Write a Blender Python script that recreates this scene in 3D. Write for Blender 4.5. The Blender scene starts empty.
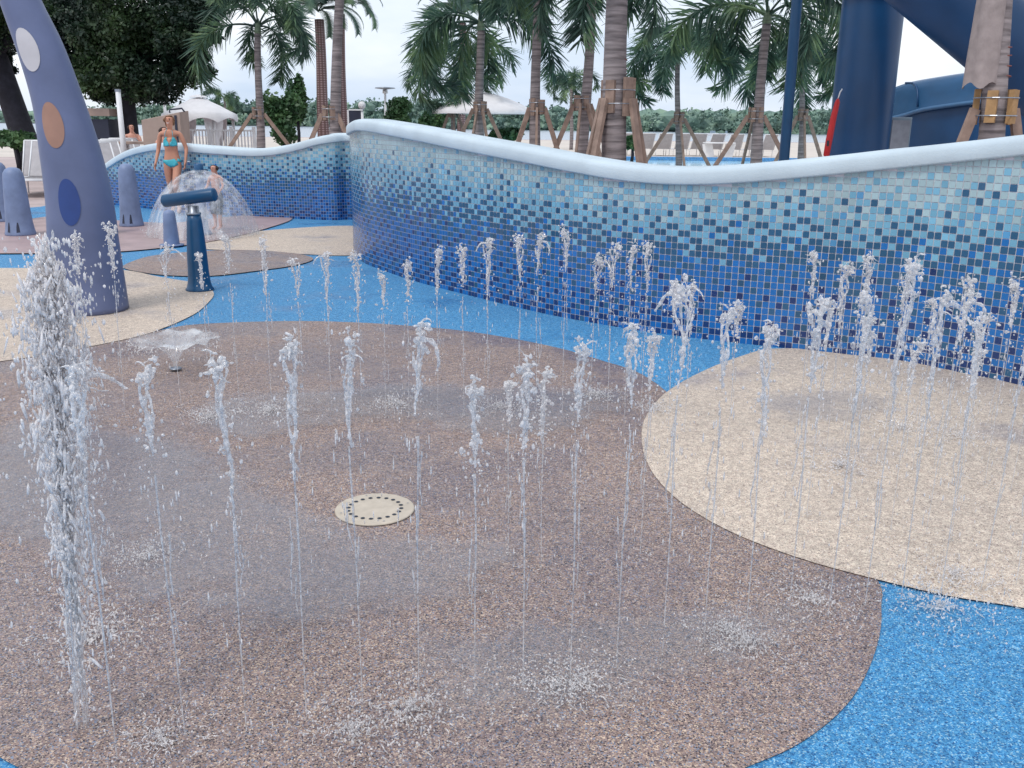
import bpy, bmesh, math, random
import numpy as np
from mathutils import Vector, Matrix, Euler, noise

R = math.radians
rnd = random.Random(7)
nr = np.random.RandomState(11)
scene = bpy.context.scene
C = scene.collection
W, H, F = 1024, 768, 930.0
PITCH, ROLL, EYE = 15.7, 0.6, 1.6

# ------------------------------------------------------------------ camera
cam_d = bpy.data.cameras.new('camera')
cam_d.sensor_width = 36.0
cam_d.lens = F / W * 36.0
cam_d.clip_start = 0.05
cam_d.clip_end = 5000
cam = bpy.data.objects.new('camera', cam_d)
C.objects.link(cam)
cam.location = (0, 0, EYE)
CR = Euler((R(90 - PITCH), 0, 0)).to_matrix() @ Matrix.Rotation(R(ROLL), 3, 'Z')
cam.rotation_euler = CR.to_euler()
scene.camera = cam
CRI = CR.inverted()


def ray(px, py):
    return CR @ Vector(((px - W / 2) / F, -(py - H / 2) / F, -1.0))


def G(px, py, z=0.0):                     # where a sight line meets the level z
    d = ray(px, py)
    t = (z - EYE) / d.z
    return Vector((d.x * t, d.y * t, z))


def V(px, py, d):                         # where a sight line meets the distance d
    r = ray(px, py)
    t = d / r.y
    return Vector((r.x * t, d, EYE + r.z * t))


def proj(p):
    q = CRI @ (Vector(p) - Vector((0, 0, EYE)))
    return (W / 2 + F * q.x / -q.z, H / 2 - F * q.y / -q.z)


# ------------------------------------------------------------------ tagging
def tag(o, label=None, cat=None, group=None, kind=None):
    if label: o['label'] = label
    if cat: o['category'] = cat
    if group: o['group'] = group
    if kind: o['kind'] = kind
    return o


def empty(name, loc, rz=0.0, label=None, cat=None, group=None):
    o = bpy.data.objects.new(name, None)
    C.objects.link(o)
    o.location = loc
    o.rotation_euler = (0, 0, rz)
    o.empty_display_size = 0.1
    return tag(o, label, cat, group)


def link(name, me, mat=None, parent=None, smooth=True):
    o = bpy.data.objects.new(name, me)
    C.objects.link(o)
    if mat is not None:
        me.materials.clear()
        me.materials.append(mat)
    if parent is not None:
        o.parent = parent
    if smooth and len(me.polygons):
        me.polygons.foreach_set('use_smooth', [True] * len(me.polygons))
    return o


def copy_tree(o, parent=None):
    c = o.copy()
    C.objects.link(c)
    if parent: c.parent = parent
    for ch in list(o.children):
        copy_tree(ch, c)
    return c


class MB:
    """collects shapes for one mesh"""
    def __init__(s):
        s.v = []; s.f = []; s.m = []

    def add(s, vs, fs, mi=0):
        n = len(s.v)
        s.v += [tuple(v) for v in vs]
        s.f += [tuple(n + i for i in f) for f in fs]
        s.m += [mi] * len(fs)
        return s

    def box(s, c, size, rot=None, mi=0, top=1.0):
        hx, hy, hz = [a / 2 for a in size]
        vs = [Vector((sx * hx * (top if sz > 0 else 1), sy * hy * (top if sz > 0 else 1), sz * hz))
              for sz in (-1, 1) for sy in (-1, 1) for sx in (-1, 1)]
        if rot is not None:
            m = rot if isinstance(rot, Matrix) else Euler(rot).to_matrix()
            vs = [m @ v for v in vs]
        c = Vector(c)
        return s.add([v + c for v in vs], [(0, 2, 3, 1), (4, 5, 7, 6), (0, 1, 5, 4), (2, 6, 7, 3), (0, 4, 6, 2), (1, 3, 7, 5)], mi)

    def beam(s, a, b, w, h, mi=0):
        a = Vector(a); b = Vector(b)
        d = b - a
        q = d.to_track_quat('Z', 'Y').to_matrix()
        return s.box((a + b) / 2, (w, h, d.length), q, mi)

    def tube(s, pts, rad, n=10, mi=0, caps=True, ell=1.0):
        pts = [Vector(p) for p in pts]
        rr = rad if isinstance(rad, (list, tuple)) else [rad] * len(pts)
        vs = []
        x = None
        for i, p in enumerate(pts):
            t = (pts[min(i + 1, len(pts) - 1)] - pts[max(i - 1, 0)]).normalized()
            if x is None:
                x = t.orthogonal().normalized()
            x = (x - t * x.dot(t))
            x = x.normalized() if x.length > 1e-6 else t.orthogonal().normalized()
            y = t.cross(x)
            for k in range(n):
                a = 2 * math.pi * k / n
                vs.append(p + x * math.cos(a) * rr[i] + y * math.sin(a) * rr[i] * ell)
        fs = []
        for i in range(len(pts) - 1):
            for k in range(n):
                k2 = (k + 1) % n
                fs.append((i * n + k, i * n + k2, (i + 1) * n + k2, (i + 1) * n + k))
        if caps:
            fs.append(tuple(range(n - 1, -1, -1)))
            m = (len(pts) - 1) * n
            fs.append(tuple(m + k for k in range(n)))
        return s.add(vs, fs, mi)

    def lathe(s, prof, n=24, c=(0, 0, 0), mi=0, a0=0, a1=2 * math.pi):
        c = Vector(c)
        full = abs(a1 - a0 - 2 * math.pi) < 1e-6
        m = n if full else n + 1
        vs = []
        for (r, z) in prof:
            for k in range(m):
                a = a0 + (a1 - a0) * k / n
                vs.append(c + Vector((r * math.cos(a), r * math.sin(a), z)))
        fs = []
        for i in range(len(prof) - 1):
            for k in range(n):
                k2 = (k + 1) % m
                fs.append((i * m + k, i * m + k2, (i + 1) * m + k2, (i + 1) * m + k))
        return s.add(vs, fs, mi)

    def ball(s, c, r, sc=(1, 1, 1), sub=1, rot=None, mi=0, jit=0.0):
        vs, fs = ICO[sub]
        c = Vector(c)
        out = []
        for v in vs:
            w = Vector((v[0] * sc[0], v[1] * sc[1], v[2] * sc[2])) * r
            if jit: w *= 1 + rnd.uniform(-jit, jit)
            if rot is not None: w = rot @ w
            out.append(w + c)
        return s.add(out, fs, mi)

    def mesh(s, name):
        me = bpy.data.meshes.new(name)
        me.from_pydata(s.v, [], s.f)
        if any(s.m):
            me.polygons.foreach_set('material_index', s.m)
        me.update()
        return me

    def build(s, name, mat, parent=None, smooth=False, bevel=0.0):
        me = s.mesh(name)
        if bevel:
            bm = bmesh.new(); bm.from_mesh(me)
            bmesh.ops.bevel(bm, geom=bm.edges[:], offset=bevel, segments=2, affect='EDGES', profile=.6)
            bm.to_mesh(me); bm.free()
        mats = mat if isinstance(mat, list) else [mat]
        o = link(name, me, None, parent, smooth)
        for m in mats: me.materials.append(m)
        return o


ICO = {}
for sub in (0, 1, 2, 3):
    b = bmesh.new()
    bmesh.ops.create_icosphere(b, subdivisions=max(sub, 1), radius=1)
    if sub == 0:
        b.free(); b = bmesh.new()
        vs = [b.verts.new(p) for p in ((1, 0, 0), (-1, 0, 0), (0, 1, 0), (0, -1, 0), (0, 0, 1), (0, 0, -1))]
        for f in ((0, 2, 4), (2, 1, 4), (1, 3, 4), (3, 0, 4), (2, 0, 5), (1, 2, 5), (3, 1, 5), (0, 3, 5)):
            b.faces.new([vs[i] for i in f])
    b.verts.index_update()
    ICO[sub] = ([v.co.copy() for v in b.verts], [tuple(v.index for v in f.verts) for f in b.faces])
    b.free()


def np_quads(name, V4, mat, parent=None, smooth=False):
    """V4: (n,4,3) array -> one mesh of loose quads"""
    n = len(V4)
    me = bpy.data.meshes.new(name)
    me.vertices.add(n * 4)
    me.vertices.foreach_set('co', np.ascontiguousarray(V4, dtype=np.float32).ravel())
    me.loops.add(n * 4)
    me.loops.foreach_set('vertex_index', np.arange(n * 4, dtype=np.int32))
    me.polygons.add(n)
    me.polygons.foreach_set('loop_start', np.arange(0, n * 4, 4, dtype=np.int32))
    me.polygons.foreach_set('loop_total', np.full(n, 4, dtype=np.int32))
    me.update(calc_edges=True)
    me.validate()
    return link(name, me, mat, parent, smooth)


# ------------------------------------------------------------------ materials
def srgb(r, g, b):
    def f(c):
        c /= 255.0
        return c / 12.92 if c <= 0.04045 else ((c + 0.055) / 1.055) ** 2.4
    return (f(r), f(g), f(b), 1)


class NT:
    def __init__(s, name):
        s.mat = bpy.data.materials.new(name)
        s.mat.use_nodes = True
        s.t = s.mat.node_tree
        s.b = s.t.nodes.get('Principled BSDF')
        s.out = s.t.nodes.get('Material Output')

    def n(s, typ, **kw):
        nd = s.t.nodes.new(typ)
        for k, v in kw.items():
            if k in nd.inputs: nd.inputs[k].default_value = v
            else: setattr(nd, k, v)
        return nd

    def l(s, a, b): s.t.links.new(a, b)

    def ramp(s, src, stops, interp='LINEAR'):
        r = s.n('ShaderNodeValToRGB')
        cr = r.color_ramp
        cr.interpolation = interp
        while len(cr.elements) < len(stops): cr.elements.new(0.5)
        for e, (p, c) in zip(cr.elements, stops):
            e.position = p; e.color = c
        s.l(src, r.inputs[0])
        return r.outputs[0]

    def mix(s, fac, a, b, typ='MIX'):
        m = s.n('ShaderNodeMix', data_type='RGBA', blend_type=typ)
        for sock, v in ((m.inputs[0], fac), (m.inputs[6], a), (m.inputs[7], b)):
            if hasattr(v, 'is_linked') or hasattr(v, 'links'): s.l(v, sock)
            else: sock.default_value = v
        return m.outputs[2]

    def coord(s, scale=None, which='Object'):
        tc = s.n('ShaderNodeTexCoord')
        o = tc.outputs[which]
        if scale is not None:
            m = s.n('ShaderNodeMapping')
            m.inputs['Scale'].default_value = scale
            s.l(o, m.inputs[0]); o = m.outputs[0]
        return o

    def noise(s, vec, scale, detail=4, rough=.55):
        t = s.n('ShaderNodeTexNoise')
        t.inputs['Scale'].default_value = scale
        t.inputs['Detail'].default_value = detail
        t.inputs['Roughness'].default_value = rough
        s.l(vec, t.inputs['Vector'])
        return t.outputs[0]

    def bump(s, h, strength, dist):
        b = s.n('ShaderNodeBump')
        b.inputs['Strength'].default_value = strength
        b.inputs['Distance'].default_value = dist
        s.l(h, b.inputs['Height'])
        s.l(b.outputs[0], s.b.inputs['Normal'])


def plain(name, col, rough=.6, var=.12, scale=6.0, bump=0.0, metal=0.0, spec=.5, bscale=None):
    """a base colour with dirt-like variation"""
    t = NT(name)
    co = t.coord()
    n1 = t.noise(co, scale, 5)
    dark = tuple(c * (1 - var * 1.6) for c in col[:3]) + (1,)
    lite = tuple(min(1, c * (1 + var)) for c in col[:3]) + (1,)
    t.l(t.ramp(n1, [(.3, dark), (.7, lite)]), t.b.inputs['Base Color'])
    t.b.inputs['Roughness'].default_value = rough
    t.b.inputs['Metallic'].default_value = metal
    t.b.inputs['Specular IOR Level'].default_value = spec
    if bump:
        t.bump(t.noise(co, bscale or scale * 8, 3), .6, bump)
    return t.mat


def rubber(name, grains, tint_var=.1, wet=.5, seed=0.0):
    """bonded rubber granules: grains is a list of (position, colour)"""
    t = NT(name)
    co = t.coord(which='Object')
    vo = t.n('ShaderNodeTexVoronoi')
    vo.inputs['Scale'].default_value = 250
    t.l(co, vo.inputs['Vector'])
    sep = t.n('ShaderNodeSeparateColor')
    t.l(vo.outputs['Color'], sep.inputs[0])
    base = t.ramp(sep.outputs[0], grains, 'CONSTANT')
    # second coarser clumping so the speckle does not average out evenly
    mp = t.n('ShaderNodeMapping'); mp.inputs['Location'].default_value = (seed, seed * 2, 0)
    t.l(co, mp.inputs[0])
    n2 = t.noise(mp.outputs[0], 34, 4, .8)
    base = t.mix(.85, base, t.ramp(n2, [(.32, (.62, .62, .63, 1)), (.68, (1.32, 1.32, 1.3, 1))]), 'MULTIPLY')
    n3 = t.noise(mp.outputs[0], .9, 4, .6)
    wetm = t.ramp(n3, [(wet - .06, (0, 0, 0, 1)), (wet + .05, (1, 1, 1, 1))])
    dark = t.mix(1.0, base, (.86, .87, .92, 1), 'MULTIPLY')
    base = t.mix(wetm, base, dark)
    n4 = t.noise(mp.outputs[0], .35, 3)
    base = t.mix(.8, base, t.ramp(n4, [(.35, (1 - tint_var, 1 - tint_var, 1 - tint_var * .7, 1)), (.65, (1 + tint_var,) * 3 + (1,))]), 'MULTIPLY')
    t.l(base, t.b.inputs['Base Color'])
    rr = t.n('ShaderNodeMapRange')
    rr.inputs['To Min'].default_value = .75; rr.inputs['To Max'].default_value = .27
    t.l(wetm, rr.inputs[0]); t.l(rr.outputs[0], t.b.inputs['Roughness'])
    t.bump(vo.outputs['Distance'], .55, .003)
    return t.mat


def g(r, gg, b): return srgb(r, gg, b)


M = {}
M['brown'] = rubber('brown_rubber', [(0, g(66, 60, 66)), (.13, g(128, 108, 102)), (.36, g(162, 137, 124)), (.60, g(146, 128, 125)), (.78, g(202, 180, 158)), (.90, g(128, 138, 156))], .12, .50)
M['tan'] = rubber('tan_rubber', [(0, g(120, 106, 102)), (.05, g(186, 168, 156)), (.35, g(206, 190, 172)), (.72, g(220, 207, 190)), (.93, g(170, 146, 132))], .07, .6, 3.0)
M['blue'] = rubber('blue_rubber', [(0, g(30, 86, 138)), (.14, g(50, 124, 178)), (.42, g(66, 142, 192)), (.7, g(90, 160, 202)), (.9, g(146, 190, 212))], .07, .58, 7.0)
M['deck'] = plain('deck_concrete', g(186, 168, 164), .7, .14, 1.2, .001, bscale=60)
M['sand'] = plain('beach_sand', g(206, 196, 186), .9, .08, .4)
M['plaster'] = plain('pale_blue_plaster', g(196, 210, 219), .95, .08, 2.0, .004, bscale=110)
M['grout'] = plain('grout', g(214, 212, 220), .85, .08, 8)
M['peri'] = plain('periwinkle_paint', g(98, 108, 142), .42, .13, 2.2, .0004, bscale=220)
M['peri2'] = plain('worn_periwinkle_paint', g(118, 134, 168), .5, .15, 5.0, .0006, bscale=160)
M['spot_cream'] = plain('cream_paint', g(196, 192, 196), .5, .05)
M['spot_orange'] = plain('orange_paint', g(158, 120, 104), .5, .07)
M['spot_blue'] = plain('navy_paint', g(40, 66, 128), .45, .08)
M['teal'] = plain('dark_blue_paint', g(20, 76, 116), .35, .12, 5)
M['slide'] = plain('slide_blue', g(16, 70, 116), .4, .14, 1.5)
M['slide_rim'] = plain('slide_rim_blue', g(70, 112, 152), .4, .08, 3)
M['pole'] = plain('pole_blue', g(28, 82, 124), .4, .08, 4)
M['red'] = plain('red_foam', g(196, 40, 44), .5, .08)
M['white'] = plain('white_paint', g(226, 226, 228), .5, .05, 5)
M['canvas'] = plain('white_canvas', g(226, 224, 226), .85, .06, 3)
M['sling'] = plain('grey_sling', g(176, 172, 174), .8, .07, 8)
M['beige'] = plain('beige_canvas', g(168, 148, 138), .85, .08, 3)
M['dark'] = plain('dark_panel', g(40, 46, 66), .6, .12, 4)
M['metal'] = plain('brushed_metal', g(150, 156, 166), .35, .1, 12, metal=.7)
M['grey'] = plain('grey_box', g(128, 146, 160), .6, .08)
M['drain'] = plain('cream_drain', g(192, 180, 164), .6, .08, 18)
M['hole'] = plain('dark_hole', g(42, 50, 62), .7, .05)
M['wood'] = plain('timber', g(150, 128, 116), .85, .22, 7, .002, bscale=40)
M['wood2'] = plain('pale_timber', g(176, 140, 98), .8, .18, 9, .002, bscale=40)
M['burlap'] = plain('burlap', g(158, 146, 144), .95, .14, 9, .004, bscale=70)
M['strap'] = plain('rust_strap', g(128, 72, 62), .7, .1)
M['pool'] = plain('pool_water', g(176, 218, 232), .12, .08, 1.5)
M['pool_edge'] = plain('pool_tile', g(84, 142, 192), .4, .2, 12)
M['shrub'] = plain('shrub_leaf', g(66, 96, 58), .6, .35, 1.5)
M['skin'] = plain('tanned_skin', g(196, 138, 112), .5, .07, 8)
M['skin2'] = plain('pale_skin', g(206, 150, 130), .5, .06, 8)
M['aqua'] = plain('aqua_fabric', g(70, 176, 190), .7, .14, 26)
M['hair'] = plain('dark_hair', g(48, 30, 26), .6, .25, 30)
M['hair2'] = plain('light_brown_hair', g(130, 92, 64), .6, .25, 30)
M['eye'] = plain('eye_dark', g(30, 26, 26), .3, .02)
M['lip'] = plain('lips', g(170, 84, 80), .5, .03)
M['teeth'] = plain('teeth', g(235, 230, 225), .4, .02)
M['trunks'] = plain('patterned_shorts', g(90, 104, 130), .8, .6, 28)


def bark(name, c1, c2, sc=(1, 1, 9), rough=.9):
    t = NT(name)
    co = t.coord(sc)
    n1 = t.noise(co, 2.2, 5, .6)
    c = t.ramp(n1, [(.3, c1), (.66, c2)])
    co2 = t.coord((.3, .3, 1))
    w = t.n('ShaderNodeTexWave', bands_direction='Z')
    w.inputs['Scale'].default_value = 3.2; w.inputs['Distortion'].default_value = 3.5
    w.inputs['Detail Scale'].default_value = 1.5
    t.l(co2, w.inputs['Vector'])
    c = t.mix(.55, c, t.ramp(w.outputs[0], [(0, (.55, .53, .52, 1)), (.25, (1, 1, 1, 1))]), 'MULTIPLY')
    t.l(c, t.b.inputs['Base Color'])
    t.b.inputs['Roughness'].default_value = rough
    t.bump(n1, .8, .01)
    return t.mat


M['trunk'] = bark('palm_bark', g(92, 86, 88), g(158, 148, 148))
M['trunk_dark'] = plain('dark_bark', g(38, 38, 48), .9, .3, 5, .02, bscale=14)
M['shaft'] = bark('crownshaft', g(84, 104, 84), g(128, 146, 120), (4, 4, .6), .6)


def date_bark():
    t = NT('date_palm_bark')
    co = t.coord((1, 1, 1))
    sp = t.n('ShaderNodeSeparateXYZ'); t.l(co, sp.inputs[0])
    at = t.n('ShaderNodeMath', operation='ARCTAN2'); t.l(sp.outputs[1], at.inputs[0]); t.l(sp.outputs[0], at.inputs[1])
    a = t.n('ShaderNodeMath', operation='MULTIPLY'); a.inputs[1].default_value = 5; t.l(at.outputs[0], a.inputs[0])
    z = t.n('ShaderNodeMath', operation='MULTIPLY'); z.inputs[1].default_value = 38; t.l(sp.outputs[2], z.inputs[0])
    s1 = t.n('ShaderNodeMath', operation='ADD'); t.l(a.outputs[0], s1.inputs[0]); t.l(z.outputs[0], s1.inputs[1])
    s2 = t.n('ShaderNodeMath', operation='SUBTRACT'); t.l(a.outputs[0], s2.inputs[0]); t.l(z.outputs[0], s2.inputs[1])
    k1 = t.n('ShaderNodeMath', operation='SINE'); t.l(s1.outputs[0], k1.inputs[0])
    k2 = t.n('ShaderNodeMath', operation='SINE'); t.l(s2.outputs[0], k2.inputs[0])
    k = t.n('ShaderNodeMath', operation='MULTIPLY'); t.l(k1.outputs[0], k.inputs[0]); t.l(k2.outputs[0], k.inputs[1])
    t.l(t.ramp(k.outputs[0], [(0.0, g(104, 80, 78)), (.5, g(156, 132, 132))]), t.b.inputs['Base Color'])
    t.b.inputs['Roughness'].default_value = .9
    return t.mat


M['date_trunk'] = date_bark()


def foliage(name, c1, c2, c3, sc=.8, trans=.25):
    t = NT(name)
    gi = t.n('ShaderNodeNewGeometry')
    n1 = t.noise(gi.outputs['Position'], sc, 3)
    c = t.ramp(n1, [(.3, c1), (.5, c2), (.72, c3)])
    c = t.mix(.5, c, t.ramp(gi.outputs['Random Per Island'], [(0, (.6, .6, .6, 1)), (1, (1.35, 1.35, 1.3, 1))]), 'MULTIPLY')
    t.l(c, t.b.inputs['Base Color'])
    t.b.inputs['Roughness'].default_value = .5
    tr = t.n('ShaderNodeBsdfTranslucent'); t.l(c, tr.inputs[0])
    mx = t.n('ShaderNodeMixShader'); mx.inputs[0].default_value = trans
    t.l(t.b.outputs[0], mx.inputs[1]); t.l(tr.outputs[0], mx.inputs[2])
    t.l(mx.outputs[0], t.out.inputs[0])
    return t.mat


M['leaf_oak'] = foliage('oak_leaves', g(16, 30, 30), g(32, 54, 40), g(72, 96, 52), .7, .18)
M['leaf_palm'] = foliage('palm_leaflets', g(46, 70, 68), g(78, 108, 92), g(132, 158, 108), 1.1, .42)
M['leaf_shrub'] = foliage('shrub_leaves', g(46, 76, 52), g(70, 104, 66), g(104, 134, 84), 1.6, .25)
M['leaf_far'] = foliage('far_trees_haze', g(92, 118, 112), g(108, 134, 120), g(128, 152, 128), .12, .0)  # distance haze is mixed into these leaf colours


def water_mat(name, milk, glass=.35, fine=90):
    """broken water: clear glossy drops and threads carrying a cloud of air bubbles"""
    t = NT(name)
    t.b.inputs['Base Color'].default_value = (.97, .99, 1, 1)
    t.b.inputs['Transmission Weight'].default_value = 1.0
    t.b.inputs['IOR'].default_value = 1.33
    t.b.inputs['Roughness'].default_value = .03
    gi = t.n('ShaderNodeNewGeometry')
    tp = t.n('ShaderNodeBsdfTransparent'); tp.inputs[0].default_value = (.96, .98, 1, 1)
    gl = t.n('ShaderNodeBsdfGlossy'); gl.inputs['Roughness'].default_value = .08
    lw = t.n('ShaderNodeLayerWeight'); lw.inputs['Blend'].default_value = .42
    m0 = t.n('ShaderNodeMixShader'); t.l(lw.outputs['Facing'], m0.inputs[0])
    t.l(tp.outputs[0], m0.inputs[1]); t.l(gl.outputs[0], m0.inputs[2])
    m1 = t.n('ShaderNodeMixShader'); m1.inputs[0].default_value = glass
    t.l(m0.outputs[0], m1.inputs[1]); t.l(t.b.outputs[0], m1.inputs[2])
    df = t.n('ShaderNodeBsdfDiffuse'); df.inputs[0].default_value = (.99, .96, .95, 1)
    tl = t.n('ShaderNodeBsdfTranslucent'); tl.inputs[0].default_value = (.99, .96, .95, 1)
    m2 = t.n('ShaderNodeMixShader'); m2.inputs[0].default_value = .5
    t.l(df.outputs[0], m2.inputs[1]); t.l(tl.outputs[0], m2.inputs[2])
    nn = t.noise(gi.outputs['Position'], fine, 3, .6)
    mr = t.n('ShaderNodeMapRange')
    mr.inputs['From Min'].default_value = .40; mr.inputs['From Max'].default_value = .60
    mr.inputs['To Min'].default_value = max(0, milk - .38); mr.inputs['To Max'].default_value = min(1, milk + .38)
    t.l(nn, mr.inputs[0])
    mx = t.n('ShaderNodeMixShader'); t.l(mr.outputs[0], mx.inputs[0])
    t.l(m1.outputs[0], mx.inputs[1]); t.l(m2.outputs[0], mx.inputs[2])
    t.l(mx.outputs[0], t.out.inputs[0])
    return t.mat


M['w_crest'] = water_mat('foamy_water', .46, .12)
M['w_drop'] = water_mat('water_drops', .55, .12)
M['w_stream'] = water_mat('clear_water', .16, .06)
M['w_plume'] = water_mat('white_water', .92, .0)


def sheet_mat(name, lo, hi, scale):
    """thin falling sheet: mostly clear, with bright streaks"""
    t = NT(name)
    co = t.coord(scale)
    n1 = t.noise(co, 3.0, 4, .6)
    fac = t.ramp(n1, [(.4, (lo,) * 3 + (1,)), (.72, (hi,) * 3 + (1,))])
    tp = t.n('ShaderNodeBsdfTransparent')
    df = t.n('ShaderNodeBsdfDiffuse'); df.inputs[0].default_value = (.9, .94, .98, 1)
    gl = t.n('ShaderNodeBsdfGlossy'); gl.inputs['Roughness'].default_value = .15
    m1 = t.n('ShaderNodeMixShader'); m1.inputs[0].default_value = .45
    t.l(df.outputs[0], m1.inputs[1]); t.l(gl.outputs[0], m1.inputs[2])
    mx = t.n('ShaderNodeMixShader'); t.l(fac, mx.inputs[0])
    t.l(tp.outputs[0], mx.inputs[1]); t.l(m1.outputs[0], mx.inputs[2])
    t.l(mx.outputs[0], t.out.inputs[0])
    return t.mat


M['w_sheet'] = sheet_mat('water_sheet', .12, .8, (1, 1, 1))
M['w_dome'] = sheet_mat('water_dome', .12, .62, (3, 3, .8))


def puddle_mat():
    t = NT('puddle_film')
    co = t.coord()
    gl = t.n('ShaderNodeBsdfGlossy'); gl.inputs['Roughness'].default_value = .16
    b = t.n('ShaderNodeBump'); b.inputs['Strength'].default_value = .5; b.inputs['Distance'].default_value = .004
    t.l(t.noise(co, 22, 3), b.inputs['Height']); t.l(b.outputs[0], gl.inputs['Normal'])
    tp = t.n('ShaderNodeBsdfTransparent'); tp.inputs[0].default_value = (.95, .95, .97, 1)
    df = t.n('ShaderNodeBsdfDiffuse'); df.inputs[0].default_value = (.66, .70, .78, 1)  # pale diffuse tone stands in for sky sheen on the wet film
    fr = t.n('ShaderNodeFresnel'); fr.inputs['IOR'].default_value = 1.4
    at_ = t.n('ShaderNodeAttribute', attribute_name='depth')
    ad = t.n('ShaderNodeMath', operation='MULTIPLY_ADD'); ad.inputs[1].default_value = .42
    t.l(at_.outputs['Fac'], ad.inputs[0]); t.l(t.noise(co, 3.2, 7, .75), ad.inputs[2])
    edge = t.ramp(ad.outputs[0], [(.62, (0, 0, 0, 1)), (.90, (.6, .6, .6, 1))])
    md = t.n('ShaderNodeMixShader'); md.inputs[0].default_value = .20
    t.l(tp.outputs[0], md.inputs[1]); t.l(df.outputs[0], md.inputs[2])
    mx = t.n('ShaderNodeMixShader'); frm = t.n('ShaderNodeMath', operation='MULTIPLY'); frm.inputs[1].default_value = .9; t.l(fr.outputs[0], frm.inputs[0]); t.l(frm.outputs[0], mx.inputs[0])
    t.l(md.outputs[0], mx.inputs[1]); t.l(gl.outputs[0], mx.inputs[2])
    tp2 = t.n('ShaderNodeBsdfTransparent')
    m2 = t.n('ShaderNodeMixShader'); t.l(edge, m2.inputs[0])
    t.l(tp2.outputs[0], m2.inputs[1]); t.l(mx.outputs[0], m2.inputs[2])
    t.l(m2.outputs[0], t.out.inputs[0])
    return t.mat


M['puddle'] = puddle_mat()


def tile_mat():
    t = NT('glazed_tile')
    a = t.n('ShaderNodeAttribute', attribute_name='tile')
    t.l(a.outputs['Color'], t.b.inputs['Base Color'])
    t.b.inputs['Roughness'].default_value = .16
    t.b.inputs['Specular IOR Level'].default_value = .55
    return t.mat


M['tile'] = tile_mat()


def lake_mat():
    t = NT('lake_water')
    t.b.inputs['Base Color'].default_value = g(150, 162, 176)
    t.b.inputs['Roughness'].default_value = .25
    t.bump(t.noise(t.coord((.15, .5, 1)), 3, 4), .4, .15)
    return t.mat


M['lake'] = lake_mat()

# ------------------------------------------------------------------ world and sun
SUN_EL, SUN_AZ = 58.0, 215.0      # azimuth measured from +Y towards +X
w = bpy.data.worlds.new('World'); scene.world = w
w.use_nodes = True
nt = w.node_tree
bg = nt.nodes['Background']
sky = nt.nodes.new('ShaderNodeTexSky'); sky.sky_type = 'NISHITA'
sky.sun_disc = False
sky.sun_elevation = R(SUN_EL); sky.sun_rotation = R(SUN_AZ)
sky.air_density = 1.0; sky.dust_density = 2.0
tc = nt.nodes.new('ShaderNodeTexCoord')
mp = nt.nodes.new('ShaderNodeMapping'); mp.inputs['Scale'].default_value = (1, 1, 3.5)
nz = nt.nodes.new('ShaderNodeTexNoise'); nz.inputs['Scale'].default_value = 2.2; nz.inputs['Detail'].default_value = 6
rp = nt.nodes.new('ShaderNodeValToRGB')
rp.color_ramp.elements[0].position = .34; rp.color_ramp.elements[0].color = (5.2, 6.4, 8.2, 1)
rp.color_ramp.elements[1].position = .62; rp.color_ramp.elements[1].color = (9.6, 9.8, 10.1, 1)
mixw = nt.nodes.new('ShaderNodeMix'); mixw.data_type = 'RGBA'; mixw.inputs[0].default_value = .86
nt.links.new(tc.outputs['Generated'], mp.inputs[0]); nt.links.new(mp.outputs[0], nz.inputs['Vector'])
nt.links.new(nz.outputs[0], rp.inputs[0])
nt.links.new(sky.outputs[0], mixw.inputs[6]); nt.links.new(rp.outputs[0], mixw.inputs[7])
nt.links.new(mixw.outputs[2], bg.inputs[0])
bg.inputs[1].default_value = 0.128

sl = bpy.data.lights.new('sun', 'SUN'); sl.energy = 1.5; sl.angle = R(16); sl.color = (1, .96, .9)
so = bpy.data.objects.new('sun', sl); C.objects.link(so)
az = R(SUN_AZ)
sd = Vector((math.sin(az) * math.cos(R(SUN_EL)), math.cos(az) * math.cos(R(SUN_EL)), math.sin(R(SUN_EL))))
so.rotation_euler = sd.to_track_quat('Z', 'Y').to_euler()
so.location = sd * 30

scene.view_settings.view_transform = 'Standard'
scene.view_settings.look = 'None'
scene.view_settings.exposure = 0
cy = scene.cycles
cy.max_bounces = 16; cy.diffuse_bounces = 8; cy.glossy_bounces = 4
cy.transmission_bounces = 12; cy.transparent_max_bounces = 64
cy.caustics_reflective = False; cy.caustics_refractive = False
cy.use_denoising = True


# ------------------------------------------------------------------ curves
def catmull(pts, n=8, closed=False):
    pts = [Vector(p) for p in pts]
    out = []
    m = len(pts)
    for i in range(m if closed else m - 1):
        if closed:
            p0, p1, p2, p3 = pts[(i - 1) % m], pts[i], pts[(i + 1) % m], pts[(i + 2) % m]
        else:
            p0, p1, p2, p3 = pts[max(i - 1, 0)], pts[i], pts[i + 1], pts[min(i + 2, m - 1)]
        for k in range(n):
            t = k / n
            out.append(.5 * ((2 * p1) + (-p0 + p2) * t + (2 * p0 - 5 * p1 + 4 * p2 - p3) * t * t + (-p0 + 3 * p1 - 3 * p2 + p3) * t ** 3))
    if not closed: out.append(pts[-1])
    return out


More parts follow.
